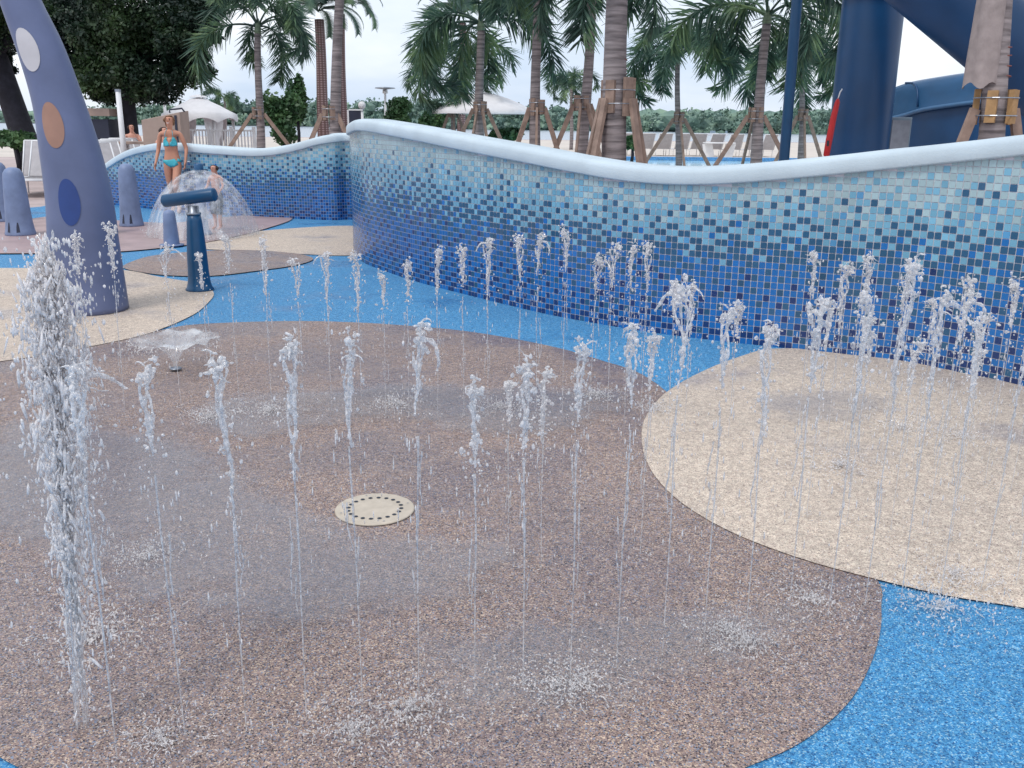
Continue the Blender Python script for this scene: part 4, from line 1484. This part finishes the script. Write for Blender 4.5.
# ------------------------------------------------------------------ slide and columns
d = 13.0
pt, pb_ = V(871, 0, d), V(860, 153, d)
sc_ = empty('water_slide', (pb_.x, d, 0), 0, 'big dark blue water slide with a thick round support column', 'water slide')
cxm = (pt.x + pb_.x) / 2 - pb_.x
MB().lathe([(.39, 0), (.39, 5.2)], 40, (cxm, 0, 0)).build('column', M['slide'], sc_, True)
MB().lathe([(.392, 3.24), (.47, 3.24), (.47, 3.34), (.392, 3.34)], 40, (cxm, 0, 0)).build('column_flange', M['slide_rim'], sc_, True)
a_, b_ = V(925, -26, 11.5), V(1085, 110, 11.5)
o0 = Vector((pb_.x, d, 0))
dirr = (b_ - a_)
P = [a_ - dirr * 1.0 - o0, a_ - dirr * .3 - o0, a_ - o0, a_.lerp(b_, .5) - o0, b_ - o0, b_ + dirr * .5 + Vector((0, .3, .1)) - o0]
MB().tube(P, [.46] * 6, 36).build('upper_flume', M['slide'], sc_, True)
# lower run: a gently rising rounded trough with a lip and a deep side wall
L0 = [V(872, 112, 16.5), V(892, 108, 15.8), V(915, 101, 15.2), V(945, 96, 14.8), V(985, 91, 14.4), V(1060, 84, 14.2), V(1150, 76, 14.2)]
Lp = catmull(L0, 6)
sec = [(-.36, -.16), (-.35, -.11), (-.27, -.08), (-.235, .06), (-.18, .17), (-.09, .245), (.02, .28), (.30, .29), (.34, .2), (.34, -.16)]
vs = [(p.x - o0.x, p.y - o0.y + a_, p.z - o0.z + b_) for p in Lp for (a_, b_) in sec]
q_ = len(sec)
lf = MB().add(vs, [(i * q_ + k, i * q_ + (k + 1) % q_, (i + 1) * q_ + (k + 1) % q_, (i + 1) * q_ + k) for i in range(len(Lp) - 1) for k in range(q_)] + [tuple(range(q_))]).build('lower_flume', M['pole'], sc_, True)
bm = bmesh.new(); bm.from_mesh(lf.data); bmesh.ops.recalc_face_normals(bm, faces=bm.faces)
for f_ in bm.faces: f_.smooth = True
bm.to_mesh(lf.data); bm.free()
lip = [p - o0 + Vector((0, -.355, -.135)) for p in Lp]
MB().tube(lip, [.032] * len(lip), 10).build('lip', M['slide_rim'], sc_, True)
vs = []
for p in Lp:
    vs.append((p.x - o0.x, p.y - o0.y - .24, p.z - .17)); vs.append((p.x - o0.x, p.y - o0.y - .24, 0))
MB().add(vs, [(2 * i, 2 * i + 1, 2 * i + 3, 2 * i + 2) for i in range(len(Lp) - 1)]).build('side_wall', M['slide'], sc_, True)
r1 = Lp[11] - o0
MB().tube([r1 + Vector((0, a_ - .012, b_ + .008)) for (a_, b_) in sec[2:8]], .016, 8).build('joint', M['slide'], lf, True)
bx = V(897, 135, 13.6)
cbx = empty('control_box', (bx.x, 13.6, 0), 0, 'pale grey utility cabinet beside the thick blue column', 'cabinet')
MB().box((0, 0, bx.z - .25), (.30, .2, .98)).build('case', M['grey'], cbx, bevel=.01)
MB().box((0, -.105, bx.z - .25), (.25, .01, .9)).build('door', M['metal'], cbx)
MB().box((0, 0, .35), (.06, .06, .9)).build('post', M['metal'], cbx)
p0, p1 = V(784.5, 160, 12.5), V(797, 0, 12.5)
sp = empty('blue_pole', (p0.x, 12.5, 0), 0, 'slim blue metal pole left of the thick slide column', 'pole')
MB().tube([(0, 0, 0), ((p1.x - p0.x) * 1.0, 0, p1.z), ((p1.x - p0.x) * 1.6, 0, p1.z * 1.6)], [.066, .066, .066], 18).build('shaft', M['pole'], sp, True)
MB().lathe([(0, .0), (.14, .0), (.14, .02), (.07, .03)], 18).build('foot_plate', M['pole'], sp, True)
c = V(831, 128, 12.4)
rt = empty('rescue_tube', (c.x, 12.4, c.z - .36), 0, 'red foam rescue tube hanging on the left side of the thick blue column', 'rescue tube')
MB().tube([(-.03, 0, 0), (-.025, 0, .02), (-.01, 0, .2), (.02, 0, .5), (.05, 0, .68), (.055, 0, .72)], [.035, .055, .06, .055, .045, .02], 14, ell=.6).build('float', M['red'], rt, True)
MB().box((-.035, -.045, .17), (.03, .01, .07)).build('slot', M['hole'], rt)
MB().tube([(.05, 0, .71), (.07, 0, .80), (.1, .02, .84)], .008, 6).build('strap', M['white'], rt, True)


# ------------------------------------------------------------------ lounge chairs
def lounger_parts(parent, back=55, mat=None):
    L1, Wd = 1.25, .74
    b = MB()
    for s in (-1, 1):
        b.tube([(s * Wd / 2, -L1, .36), (s * Wd / 2, .0, .36)], .018, 8)
        b.tube([(s * Wd / 2, 0, .36), (s * Wd / 2, .88 * math.cos(R(back)), .36 + .88 * math.sin(R(back)))], .018, 8)
    b.tube([(-Wd / 2, -L1, .36), (Wd / 2, -L1, .36)], .018, 8)
    b.tube([(-Wd / 2, .88 * math.cos(R(back)), .36 + .88 * math.sin(R(back))), (Wd / 2, .88 * math.cos(R(back)), .36 + .88 * math.sin(R(back)))], .018, 8)
    b.build('frame', M['white'], parent, True)
    for (x, y) in ((-1, -1.05), (1, -1.05), (-1, -.1), (1, -.1)):
        MB().tube([(x * Wd / 2, y, .36), (x * Wd / 2, y - .03, 0.02)], .017, 8).build('leg', M['white'], parent, True)
    MB().box((0, -L1 / 2, .365), (Wd - .05, L1, .014)).build('seat', mat or M['sling'], parent)
    e = Euler((R(back), 0, 0)).to_matrix()
    MB().box(Vector((0, 0, .37)) + e @ Vector((0, .44, 0)), (Wd - .05, .86, .014), e).build('backrest', mat or M['sling'], parent)


def lounger(loc, rz, label, group='lounge chairs on the deck', back=58, first=[None]):
    key = back
    if first[0] is None: first[0] = {}
    if key not in first[0]:
        o = empty('lounge_chair', loc, rz, label, 'lounge chair', group)
        lounger_parts(o, back)
        first[0][key] = o
    else:
        o = copy_tree(first[0][key])
        o.location = loc; o.rotation_euler = (0, 0, rz)
        tag(o, label, 'lounge chair', group)
    return o


p = G(33, 197); lounger((p.x - .1, p.y + .9, .0), R(8), 'pale sling lounge chair just left of the arch, its back raised')
p = G(-2, 197); lounger((p.x + .30, p.y + 1.3, .0), R(12), 'pale sling lounge chair cut by the left edge of the photo')
for i, (px, py, dd) in enumerate([(104, 150, 19.6), (112, 147, 20.8), (120, 144, 22.0), (127, 142, 23.2), (134, 140, 24.4)]):
    q = V(px, py, dd)
    lounger((q.x - .1, dd, 0), R(40), 'tilted white lounge chair, %s in the slanting row left of the wall end' % ['nearest', 'second nearest', 'middle one', 'second farthest', 'farthest'][i])
for i in range(9):
    px = 628 + i * 17.5
    q = V(px, 148, 50)
    lounger((q.x, 50 + rnd.uniform(-.2, .2), 0), PI + R(rnd.uniform(8, 16)), 'pale beach lounger across the pool, %s from the left of its row' % ORD[i], 'beach loungers across the pool', 62)
# pool behind the wall
po = bpy.data.meshes.new('pool_water')
po.from_pydata([(-2, 20, .012), (22, 20, .012), (22, 43.5, .012), (-2, 43.5, .012)], [], [(0, 1, 2, 3)])
o = link('pool_water', po, M['pool'], smooth=False); o['kind'] = 'structure'
o = MB().box((10, 43.7, .09), (24, .35, .16)).build('pool_kerb', M['pool_edge'], None, bevel=.01); o['kind'] = 'structure'

# ------------------------------------------------------------------ parasols, canopy, posts
def pavilion():
    d = 33
    c = V(200, 120, d)
    o = empty('white_canopy', (c.x, d, 0), 0, 'white domed cabana tent with scalloped edge and tied curtains', 'cabana')
    zt = V(200, 98, d).z; zv = V(200, 114, d).z
    r = 36 / F * d
    n = 8; K = 6
    prof = [(0, zt + .02), (r * .22, zt - .03), (r * .30, zt - .10), (r * .55, zt - .24), (r * .82, zt - .42), (r * 1.0, zv)]
    vs = []; N = n * K
    for i, (rr, z) in enumerate(prof):
        for k in range(N):
            a = 2 * PI * k / N; ph_ = (k % K) / K
            cr = 1 - .05 * math.sin(PI * ph_) * (i / 5)
            vs.append((rr * cr * math.cos(a), rr * cr * math.sin(a), z))
    for k in range(N):
        a = 2 * PI * k / N; ph_ = (k % K) / K
        vs.append((r * .99 * math.cos(a), r * .99 * math.sin(a), zv - .12 - .16 * (1 - math.sin(PI * ph_))))
    fs = [(i * N + k, i * N + (k + 1) % N, (i + 1) * N + (k + 1) % N, (i + 1) * N + k) for i in range(len(prof)) for k in range(N)]
    MB().add(vs, fs).build('roof', M['canvas'], o, True)
    MB().lathe([(0, zt + .12), (r * .18, zt + .07), (r * .24, zt + .02)], 24).build('vent_cap', M['canvas'], o, True)
    for k in range(6):
        a = 2 * PI * k / 6 + .2
        x, y = r * .86 * math.cos(a), r * .86 * math.sin(a)
        MB().tube([(x, y, 0), (x, y, zv)], .04, 8).build('post', M['white'], o, True)
        vs = []
        for i in range(9):
            z = zv * (1 - i / 8)
            wd = .34 * (1 - .75 * math.exp(-((i - 5) / 2.2) ** 2))
            for q in range(7):
                f = q / 6 - .5
                vs.append((x * .97 + wd * f * 2 * -math.sin(a), y * .97 + wd * f * 2 * math.cos(a) + .05 * math.sin(q * 2.4), z))
        MB().add(vs, [(i * 7 + q, i * 7 + q + 1, (i + 1) * 7 + q + 1, (i + 1) * 7 + q) for i in range(8) for q in range(6)]).build('curtain', M['canvas'], o, True)


pavilion()
# picket railing
q0, q1 = V(186, 130, 28), V(254, 132, 28)
rl = empty('white_railing', (q0.x, 28, 0), 0, 'white picket railing below the domed cabana', 'railing')
Lr = q1.x - q0.x
MB().box((Lr / 2, 0, q0.z), (Lr, .06, .05)).build('top_rail', M['white'], rl)
MB().box((Lr / 2, 0, .12), (Lr, .05, .05)).build('bottom_rail', M['white'], rl)
for k in range(22):
    MB().box((Lr * k / 21, .002, q0.z / 2 + .06), (.035 if k % 7 else .09, .03 if k % 7 else .09, q0.z - .14 if k % 7 else q0.z + .1)).build('picket' if k % 7 else 'newel', M['white'], rl)


def parasol(px, d, ytop, yedge, wpx, label):
    c = V(px, ytop, d); r = wpx / 2 / F * d; ze = V(px, yedge, d).z
    o = empty('parasol', (c.x, d, 0), 0, label, 'parasol')
    n = 8; N = 32; vs = [(0, 0, c.z)]
    prof = [.25, .5, .75, 1]
    for rr in prof:
        for k in range(N):
            a = 2 * PI * k / N
            cr = 1 - .05 * math.sin(PI * ((k % 4) / 4))
            f = rr ** 1.5
            vs.append((r * rr * cr * math.cos(a), r * rr * cr * math.sin(a), c.z + (ze - c.z) * f - .03 * rr * math.sin(PI * ((k % 4) / 4))))
    for k in range(N):
        a = 2 * PI * k / N
        cr = 1 - .05 * math.sin(PI * ((k % 4) / 4))
        vs.append((r * cr * math.cos(a), r * cr * math.sin(a), ze - .12))
    fs = [(0, 1 + k, 1 + (k + 1) % N) for k in range(N)]
    fs += [(1 + i * N + k, 1 + i * N + (k + 1) % N, 1 + (i + 1) * N + (k + 1) % N, 1 + (i + 1) * N + k) for i in range(4) for k in range(N)]
    MB().add(vs, fs).build('canopy', M['canvas'], o, True)
    MB().tube([(0, 0, 0), (0, 0, c.z)], .045, 10).build('pole', M['white'], o, True)
    for k in range(8):
        a = 2 * PI * k / 8
        MB().tube([(0, 0, c.z - .08), (r * .98 * math.cos(a), r * .98 * math.sin(a), ze - .03)], .015, 5).build('rib', M['metal'], o)
    MB().lathe([(0, 0), (.35, 0), (.35, .06), (.06, .1)], 20).build('base', M['metal'], o, True)
    return o


parasol(483, 30, 92, 110, 98, 'wide white market parasol behind the wall top')
parasol(395, 46, 112, 122, 30, 'low distant white parasol left of the wide one')


def lamp(px, d, ytop, r, label, kind, h_off=0):
    c = V(px, ytop, d)
    o = empty('lamp_post', (c.x, d, 0), 0, label, 'lamp post')
    MB().tube([(0, 0, 0), (0, 0, c.z)], [r, r * .8], 12).build('post', M['white'], o, True)
    if kind == 'globe':
        MB().ball((0, 0, c.z + .08), .12, (1, 1, 1), 2).build('globe', M['canvas'], o, True)
        MB().lathe([(0, c.z - .08), (.08, c.z - .06), (.05, c.z)], 14).build('collar', M['metal'], o, True)
    elif kind == 'flat':
        MB().lathe([(0, c.z + .05), (.42, c.z + .02), (.45, c.z - .02), (.1, c.z - .06)], 20).build('lamp_head', M['metal'], o, True)
        MB().lathe([(0, c.z - .06), (.1, c.z - .07), (.12, c.z - .22), (0, c.z - .24)], 14).build('lantern', M['canvas'], o, True)
    else:
        MB().box((0, 0, c.z + .03), (.1, .1, .06)).build('cap', M['metal'], o)
    return o


lamp(118, 22, 92, .07, 'thick white post rising at the left end of the wall', 'cap')
lamp(164, 34, 99, .06, 'short white post behind the dark shade tree', 'cap')
lamp(385, 42, 88, .06, 'white lamp post with a flat round top above the distant trees', 'flat')
lamp(362, 30, 108, .05, 'small round globe lamp just above the highest wall crest', 'globe')
c = V(355, 118, 29)
sg = empty('dark_board', (c.x, 29, 0), 0, 'dark board with a white frame edge showing behind the wall crest', 'board')
MB().box((0, 0, c.z), (.36, .05, .42)).build('panel', M['dark'], sg)
MB().box((-.2, -.005, c.z), (.05, .07, .46)).build('frame_post', M['white'], sg)
MB().box((.03, -.005, c.z + .235), (.42, .07, .04)).build('frame_rail', M['white'], sg)
for s in (-.19, .17): MB().box((s, .01, (c.z - .2) / 2), (.04, .04, c.z - .2)).build('leg', M['white'], sg)

# kiosk and towel cabinet
c = V(101, 122, 27)
kk = empty('towel_kiosk', (c.x, 27, 0), 0, 'low kiosk with a pale flat roof and dark front behind the lounge chairs', 'kiosk')
MB().box((-.3, 0, c.z / 2 - .05), (1.5, 1.2, c.z + .25)).build('body', M['dark'], kk)
MB().box((-.3, 0, c.z + .26), (1.7, 1.4, .2)).build('roof', M['beige'], kk)
MB().box((-.3, -.62, .9), (1.5, .06, .06)).build('counter', M['beige'], kk)
c = V(166, 126, 22)
tk = empty('towel_cabinet', (c.x, 22, 0), 0, 'beige canvas cabinet with a slanting top behind the standing woman', 'cabinet')
zt = V(166, 113, 22).z
wd = .44
vs = [(-wd, -.3, 0), (wd, -.3, 0), (wd, .3, 0), (-wd, .3, 0), (-wd, -.3, zt - .16), (wd, -.3, zt + .02), (wd, .3, zt + .06), (-wd, .3, zt - .12)]
MB().add(vs, [(0, 3, 2, 1), (4, 5, 6, 7), (0, 1, 5, 4), (1, 2, 6, 5), (2, 3, 7, 6), (3, 0, 4, 7)]).build('case', M['beige'], tk, bevel=.015)
MB().box((wd - .1, -.31, zt - .55), (.05, .02, 1.0)).build('edge_strip', M['dark'], tk)
MB().tube([(.22, -.3, zt + .0), (.22, -.3, zt + .07), (.5, -.3, zt + .1), (.55, -.3, zt + .03)], .02, 8).build('handle', M['dark'], tk, True)
c = V(138, 141, 22.5)
tb = empty('side_table', (c.x, 22.5, 0), 0, 'beige table top in front of the seated bather', 'table')
MB().box((0, 0, c.z - .04), (.75, .5, .06)).build('table_top', M['beige'], tb, bevel=.008)
for sx in (-.32, .32):
    for sy in (-.2, .2):
        MB().box((sx, sy, (c.z - .07) / 2), (.04, .04, c.z - .07)).build('leg', M['white'], tb)
# a white table with an umbrella on the beach
c = V(705, 147, 49)
bt2 = empty('beach_table', (c.x + .6, 48.5, 0), 0, 'white slatted beach table among the loungers across the pool', 'table')
MB().box((0, 0, .72), (1.5, .8, .05)).build('table_top', M['white'], bt2)
for sx in (-.6, .6): MB().beam((sx, 0, .7), (sx * .75, 0, 0), .06, .5).build('leg', M['white'], bt2)


# ------------------------------------------------------------------ people
def skin_body(name, joints, edges, mat, parent, sub=2):
    """joints: {key: (pos, rx, ry)}"""
    keys = list(joints)
    me = bpy.data.meshes.new(name)
    me.from_pydata([joints[k][0] for k in keys], [(keys.index(a), keys.index(b)) for a, b in edges], [])
    o = bpy.data.objects.new(name, me); C.objects.link(o)
    sk = o.modifiers.new('skin', 'SKIN'); sk.use_smooth_shade = True
    sv = me.skin_vertices[0].data
    for i, k in enumerate(keys):
        sv[i].radius = (joints[k][1], joints[k][2])
        sv[i].use_root = (i == 0)
    ss = o.modifiers.new('sub', 'SUBSURF'); ss.levels = sub; ss.render_levels = sub
    dg = bpy.context.evaluated_depsgraph_get(); dg.update()
    ev = bpy.data.meshes.new_from_object(o.evaluated_get(dg))
    bpy.data.objects.remove(o)
    ev.name = name
    ob = link(name, ev, mat, parent)
    return ob


def garment(name, body, pred, off, mat, parent):
    bm = bmesh.new(); bm.from_mesh(body.data); bm.normal_update()
    kill = [f for f in bm.faces if not pred(f.calc_center_median())]
    bmesh.ops.delete(bm, geom=kill, context='FACES')
    bm.normal_update()
    for v in bm.verts: v.co += v.normal * off
    if not bm.faces: bm.free(); return None
    me = bpy.data.meshes.new(name); bm.to_mesh(me); bm.free()
    o = link(name, me, mat, parent)
    sd_ = o.modifiers.new('solid', 'SOLIDIFY'); sd_.thickness = off * .8; sd_.offset = -.5
    return o


def stand(h, pose, female=True, kid=False):
    """joint layout for a standing figure facing -Y; pose gives arm targets"""
    s = h / 1.68
    hw = .095 * s
    J = {}
    J['pelvis'] = ((0, 0, .90 * s), .125 * s, .088 * s)
    J['waist'] = ((0, .0, 1.06 * s), .105 * s if female else .115 * s, .075 * s)
    J['chest'] = ((0, -.005, 1.22 * s), .128 * s, .090 * s)
    J['shoulders'] = ((0, .008, 1.36 * s), .10 * s, .068 * s)
    J['neck'] = ((0, .005, 1.43 * s), .045 * s, .045 * s)
    J['jaw'] = ((0, -.012, 1.505 * s), .056 * s, .066 * s)
    J['head'] = ((0, -.004, 1.59 * s), .074 * s, .088 * s)
    J['crown'] = ((0, .004, 1.645 * s), .056 * s, .066 * s)
    E = [('pelvis', 'waist'), ('waist', 'chest'), ('chest', 'shoulders'), ('shoulders', 'neck'), ('neck', 'jaw'), ('jaw', 'head'), ('head', 'crown')]
    for sd_, nm in ((-1, 'R'), (1, 'L')):
        el, wr_ = pose[nm]
        J['sh' + nm] = ((sd_ * .165 * s, .008, 1.355 * s), .050 * s, .048 * s)
        J['el' + nm] = (tuple(Vector(el) * s), .036 * s, .036 * s)
        J['wr' + nm] = (tuple(Vector(wr_) * s), .024 * s, .020 * s)
        dv = (Vector(wr_) - Vector(el)).normalized()
        pm = Vector(wr_) + dv * .07
        J['pm' + nm] = (tuple(pm * s), .036 * s, .018 * s)
        E += [('shoulders', 'sh' + nm), ('sh' + nm, 'el' + nm), ('el' + nm, 'wr' + nm), ('wr' + nm, 'pm' + nm)]
        lx = pose.get('legs', .095) * sd_
        fy = pose.get('step' + nm, 0.0)
        J['hip' + nm] = ((sd_ * .088 * s, 0, .84 * s), .092 * s, .092 * s)
        J['kn' + nm] = ((lx * s, (-.02 + fy * .5) * s, .47 * s), .056 * s, .058 * s)
        J['cf' + nm] = ((lx * s, (.012 + fy * .8) * s, .33 * s), .050 * s, .054 * s)
        J['an' + nm] = ((lx * s, (.01 + fy) * s, .085 * s), .034 * s, .036 * s)
        J['ft' + nm] = ((lx * 1.12 * s, (-.12 + fy) * s, .035 * s), .042 * s, .026 * s)
        E += [('pelvis', 'hip' + nm), ('hip' + nm, 'kn' + nm), ('kn' + nm, 'cf' + nm), ('cf' + nm, 'an' + nm), ('an' + nm, 'ft' + nm)]
    return J, E, s


def fingers(parent_body, J, nm, s, mat, parent):
    b = MB()
    wr_ = Vector(J['wr' + nm][0]); pm = Vector(J['pm' + nm][0])
    dv = (pm - wr_).normalized()
    side = Vector((0, 1, 0)); side = (side - dv * side.dot(dv)).normalized()
    bend = dv.cross(side).normalized() * (-1 if nm == 'L' else 1)
    if bend.x * (1 if nm == 'L' else -1) > 0: bend = -bend
    for k, ln_ in zip((-1.5, -.5, .5, 1.5), (.072, .082, .077, .060)):
        a0 = pm + side * .0165 * k * s
        b.tube([a0 - dv * .01 * s, a0 + dv * ln_ * .5 * s, a0 + dv * ln_ * .8 * s + bend * .012 * s, a0 + dv * ln_ * s + bend * .028 * s], [.0095 * s, .0088 * s, .008 * s, .006 * s], 7)
    t0 = wr_ + dv * .03 * s - side * .025 * s
    b.tube([t0, t0 + (dv * .6 - side * .7) * .03 * s, t0 + (dv * .9 - side * .45) * .062 * s], [.012 * s, .0105 * s, .008 * s], 7)
    return b.build('fingers', mat, parent, True)


def face(s, zc, yf, parent, smile=True):
    for sx in (-1, 1):
        MB().ball((sx * .029 * s, yf + .012 * s, zc), .0088 * s, (1.2, .6, .7), 1).build('eye', M['eye'], parent, True)
        MB().tube([(sx * .015 * s, yf + .008 * s, zc + .020 * s), (sx * .043 * s, yf + .018 * s, zc + .021 * s)], .0035 * s, 5).build('eyebrow', M['hair'], parent, True)
    MB().tube([(-.020 * s, yf + .013 * s, zc - .049 * s), (0, yf + .007 * s, zc - .054 * s), (.020 * s, yf + .013 * s, zc - .049 * s)], .0045 * s, 6).build('mouth', M['teeth'] if smile else M['lip'], parent, True)


def join_into(body, b):
    """merge extra shapes (nose, ears, bust) into the body mesh"""
    extra = b.mesh('x')
    bm = bmesh.new(); bm.from_mesh(body.data); bm.from_mesh(extra)
    bm.to_mesh(body.data); bm.free(); bpy.data.meshes.remove(extra)
    body.data.polygons.foreach_set('use_smooth', [True] * len(body.data.polygons))


def head_bits(s, zc, yf):
    b = MB()
    b.add([(-.012 * s, yf + .012 * s, zc - .026 * s), (.012 * s, yf + .012 * s, zc - .026 * s), (0, yf - .016 * s, zc - .026 * s), (0, yf + .010 * s, zc + .012 * s), (0, yf + .02 * s, zc - .034 * s)],
          [(0, 2, 3), (2, 1, 3), (0, 4, 2), (4, 1, 2)])
    for sx in (-1, 1):
        b.ball((sx * .078 * s, .004, zc - .005 * s), .022 * s, (.35, .7, 1.1), 1)
    return b


# woman in bikini
wp = G(182, 213.5)
wp.y -= .25
J, E, s = stand(1.66, {'R': ((-.225, .03, 1.09), (-.255, -.10, .87)), 'L': ((.250, .02, 1.11), (.235, -.07, .89)), 'legs': .075, 'stepL': -.12, 'stepR': .10})
wo = empty('person', (wp.x, wp.y, .02), R(6), 'smiling woman in an aqua bikini standing under the spray by the wall', 'person')
for k_ in ('jaw', 'head', 'crown'):
    p_, a_, b_ = J[k_]; J[k_] = ((p_[0] + .012, p_[1], p_[2]), a_ * 1.06, b_ * 1.06)
J['kn' + 'L'] = ((.055, -.16, .48), J['knL'][1], J['knL'][2])
J['bR'] = ((-.062 * s, -.075 * s, 1.235 * s), .062 * s, .055 * s); J['bL'] = ((.062 * s, -.075 * s, 1.235 * s), .062 * s, .055 * s)
E += [('chest', 'bR'), ('chest', 'bL')]
wb = skin_body('body', J, E, M['skin'], wo, 2)
zc = 1.585 * s
join_into(wb, head_bits(s, zc, -.092 * s))
for nm in 'RL': fingers(wb, J, nm, s, M['skin'], wo)
face(s, zc, -.098 * s, wo)
garment('bikini_top', wb, lambda c: (1.155 * s < c.z < 1.30 * s and c.y < -.045 * s and abs(abs(c.x) - .07 * s) < .06 * s * (1.31 * s - c.z) / (.13 * s) + .008 * s and abs(c.x) < .15 * s), .006, M['aqua'], wo)
garment('bikini_bottom', wb, lambda c: (.80 * s < c.z < .935 * s and abs(c.x) < .02 * s + (c.z - .78 * s) * 1.1), .006, M['aqua'], wo)
for sx in (-1, 1):
    MB().tube([(sx * .07 * s, -.112 * s, 1.29 * s), (sx * .06 * s, -.085 * s, 1.38 * s), (sx * .03 * s, .0, 1.455 * s)], .004, 5).build('strap', M['aqua'], wo, True)
garment('hair', wb, lambda c: c.z > 1.47 * s and (c.y > -.03 * s or c.z > 1.635 * s) and abs(c.x) < .13 * s, .013, M['hair2'], wo)
MB().ball((0, .10 * s, 1.62 * s), .045 * s, (1, 1.1, 1), 2, jit=.08).build('hair_bun', M['hair2'], wo, True)
MB().tube([(.275 * s + .03 * math.cos(a), -.03 * s + .026 * math.sin(a), .895 * s) for a in [2 * PI * k / 12 for k in range(13)]], .007, 5).build('bracelet', M['white'], wo, True)

# boy
bp = G(219, 231.5)
J, E, s = stand(.95, {'R': ((-.24, -.02, 1.12), (-.21, -.20, 1.05)), 'L': ((.25, -.02, 1.14), (.24, -.18, 1.0)), 'legs': .10, 'stepL': -.06}, False)
for k in ('jaw', 'head', 'crown', 'neck'):
    p_, a, b2 = J[k]; J[k] = (p_, a * 1.25, b2 * 1.25)
bo = empty('person', (bp.x, bp.y, .022), R(-20), 'small boy in patterned swim shorts behind the water dome', 'person')
bb = skin_body('body', J, E, M['skin2'], bo, 2)
zc = 1.585 * s
join_into(bb, head_bits(s * 1.2, zc, -.115 * s))
for nm in 'RL': fingers(bb, J, nm, s, M['skin2'], bo)
face(s * 1.15, zc, -.118 * s, bo, False)
garment('shorts', bb, lambda c: (.42 * s < c.z < .97 * s and abs(c.x) < .20 * s), .014, M['trunks'], bo)
garment('hair', bb, lambda c: c.z > 1.53 * s and (c.y > -.03 * s or c.z > 1.66 * s) and abs(c.x) < .14 * s, .010, M['hair'], bo)


def sitter(loc, rz, label, pose, hair, top=None, zseat=.45):
    """seated figure facing -Y, pelvis at the seat height"""
    s = 1.0
    z = zseat + .09
    J = {'pelvis': ((0, 0, z), .13, .10), 'waist': ((0, .0, z + .16), .11, .08), 'chest': ((0, -.01, z + .32), .13, .092), 'shoulders': ((0, 0, z + .46), .10, .068), 'neck': ((0, -.005, z + .53), .045, .045),
         'jaw': ((0, -.025, z + .60), .055, .065), 'head': ((0, -.02, z + .68), .074, .088), 'crown': ((0, -.012, z + .735), .055, .065)}
    E = [('pelvis', 'waist'), ('waist', 'chest'), ('chest', 'shoulders'), ('shoulders', 'neck'), ('neck', 'jaw'), ('jaw', 'head'), ('head', 'crown')]
    for sd_, nm in ((-1, 'R'), (1, 'L')):
        el, wr_ = pose[nm]
        J['sh' + nm] = ((sd_ * .165, 0, z + .455), .05, .048)
        J['el' + nm] = ((el[0], el[1], el[2] + z), .037, .036)
        J['wr' + nm] = ((wr_[0], wr_[1], wr_[2] + z), .025, .022)
        dv = (Vector(wr_) - Vector(el)).normalized() * .07
        J['pm' + nm] = ((wr_[0] + dv.x, wr_[1] + dv.y, wr_[2] + z + dv.z), .036, .018)
        J['hip' + nm] = ((sd_ * .09, -.04, z - .01), .09, .088)
        J['kn' + nm] = ((sd_ * .12, -.45, z + .0), .06, .058)
        J['an' + nm] = ((sd_ * .12, -.47, .09), .036, .036)
        J['ft' + nm] = ((sd_ * .13, -.60, .035), .042, .028)
        E += [('shoulders', 'sh' + nm), ('sh' + nm, 'el' + nm), ('el' + nm, 'wr' + nm), ('wr' + nm, 'pm' + nm), ('pelvis', 'hip' + nm), ('hip' + nm, 'kn' + nm), ('kn' + nm, 'an' + nm), ('an' + nm, 'ft' + nm)]
    o = empty('person', loc, rz, label, 'person')
    bd = skin_body('body', J, E, M['skin2'], o, 2)
    join_into(bd, head_bits(1, z + .675, -.105))
    for nm in 'RL': fingers(bd, J, nm, 1.0, M['skin2'], o)
    face(1, z + .68, -.112, o, False)
    garment('hair', bd, lambda c: c.z > z + .60 and (c.y > -.035 or c.z > z + .735) and abs(c.x) < .12, .014, hair, o)
    if top: garment('swimsuit', bd, lambda c: z - .09 < c.z < z + .36 and abs(c.x) < .15 and c.y > -.16, .008, top, o)
    # a stool under the sitter
    st = empty('stool', (loc[0], loc[1], 0), rz, 'low seat under the ' + label.split(' ')[0] + ' ' + ' '.join(label.split(' ')[1:4]), 'stool')
    MB().box((0, .02, zseat - .02), (.42, .40, .04)).build('seat', M['beige'], st, bevel=.006)
    for sx in (-.17, .17):
        for sy in (-.13, .17):
            MB().box((sx, sy, (zseat - .04) / 2), (.04, .04, zseat - .04)).build('leg', M['white'], st)
    return o


q = V(131, 124, 25)
sitter((q.x, 25, 0), R(25), 'seated dark-haired bather in a pale blue swimsuit, hand raised to the face', {'R': ((-.24, -.08, .22), (-.16, -.25, .10)), 'L': ((.20, -.16, .26), (.06, -.18, .50))}, M['hair'], M['aqua'], .62)
q = V(159, 128, 20)
sitter((q.x, 20.2, 0), R(60), 'dark-haired bather seen behind the standing woman, turned away to the left', {'R': ((-.23, -.08, .22), (-.2, -.28, .12)), 'L': ((.23, -.08, .22), (.2, -.28, .12))}, M['hair'], None, .60)
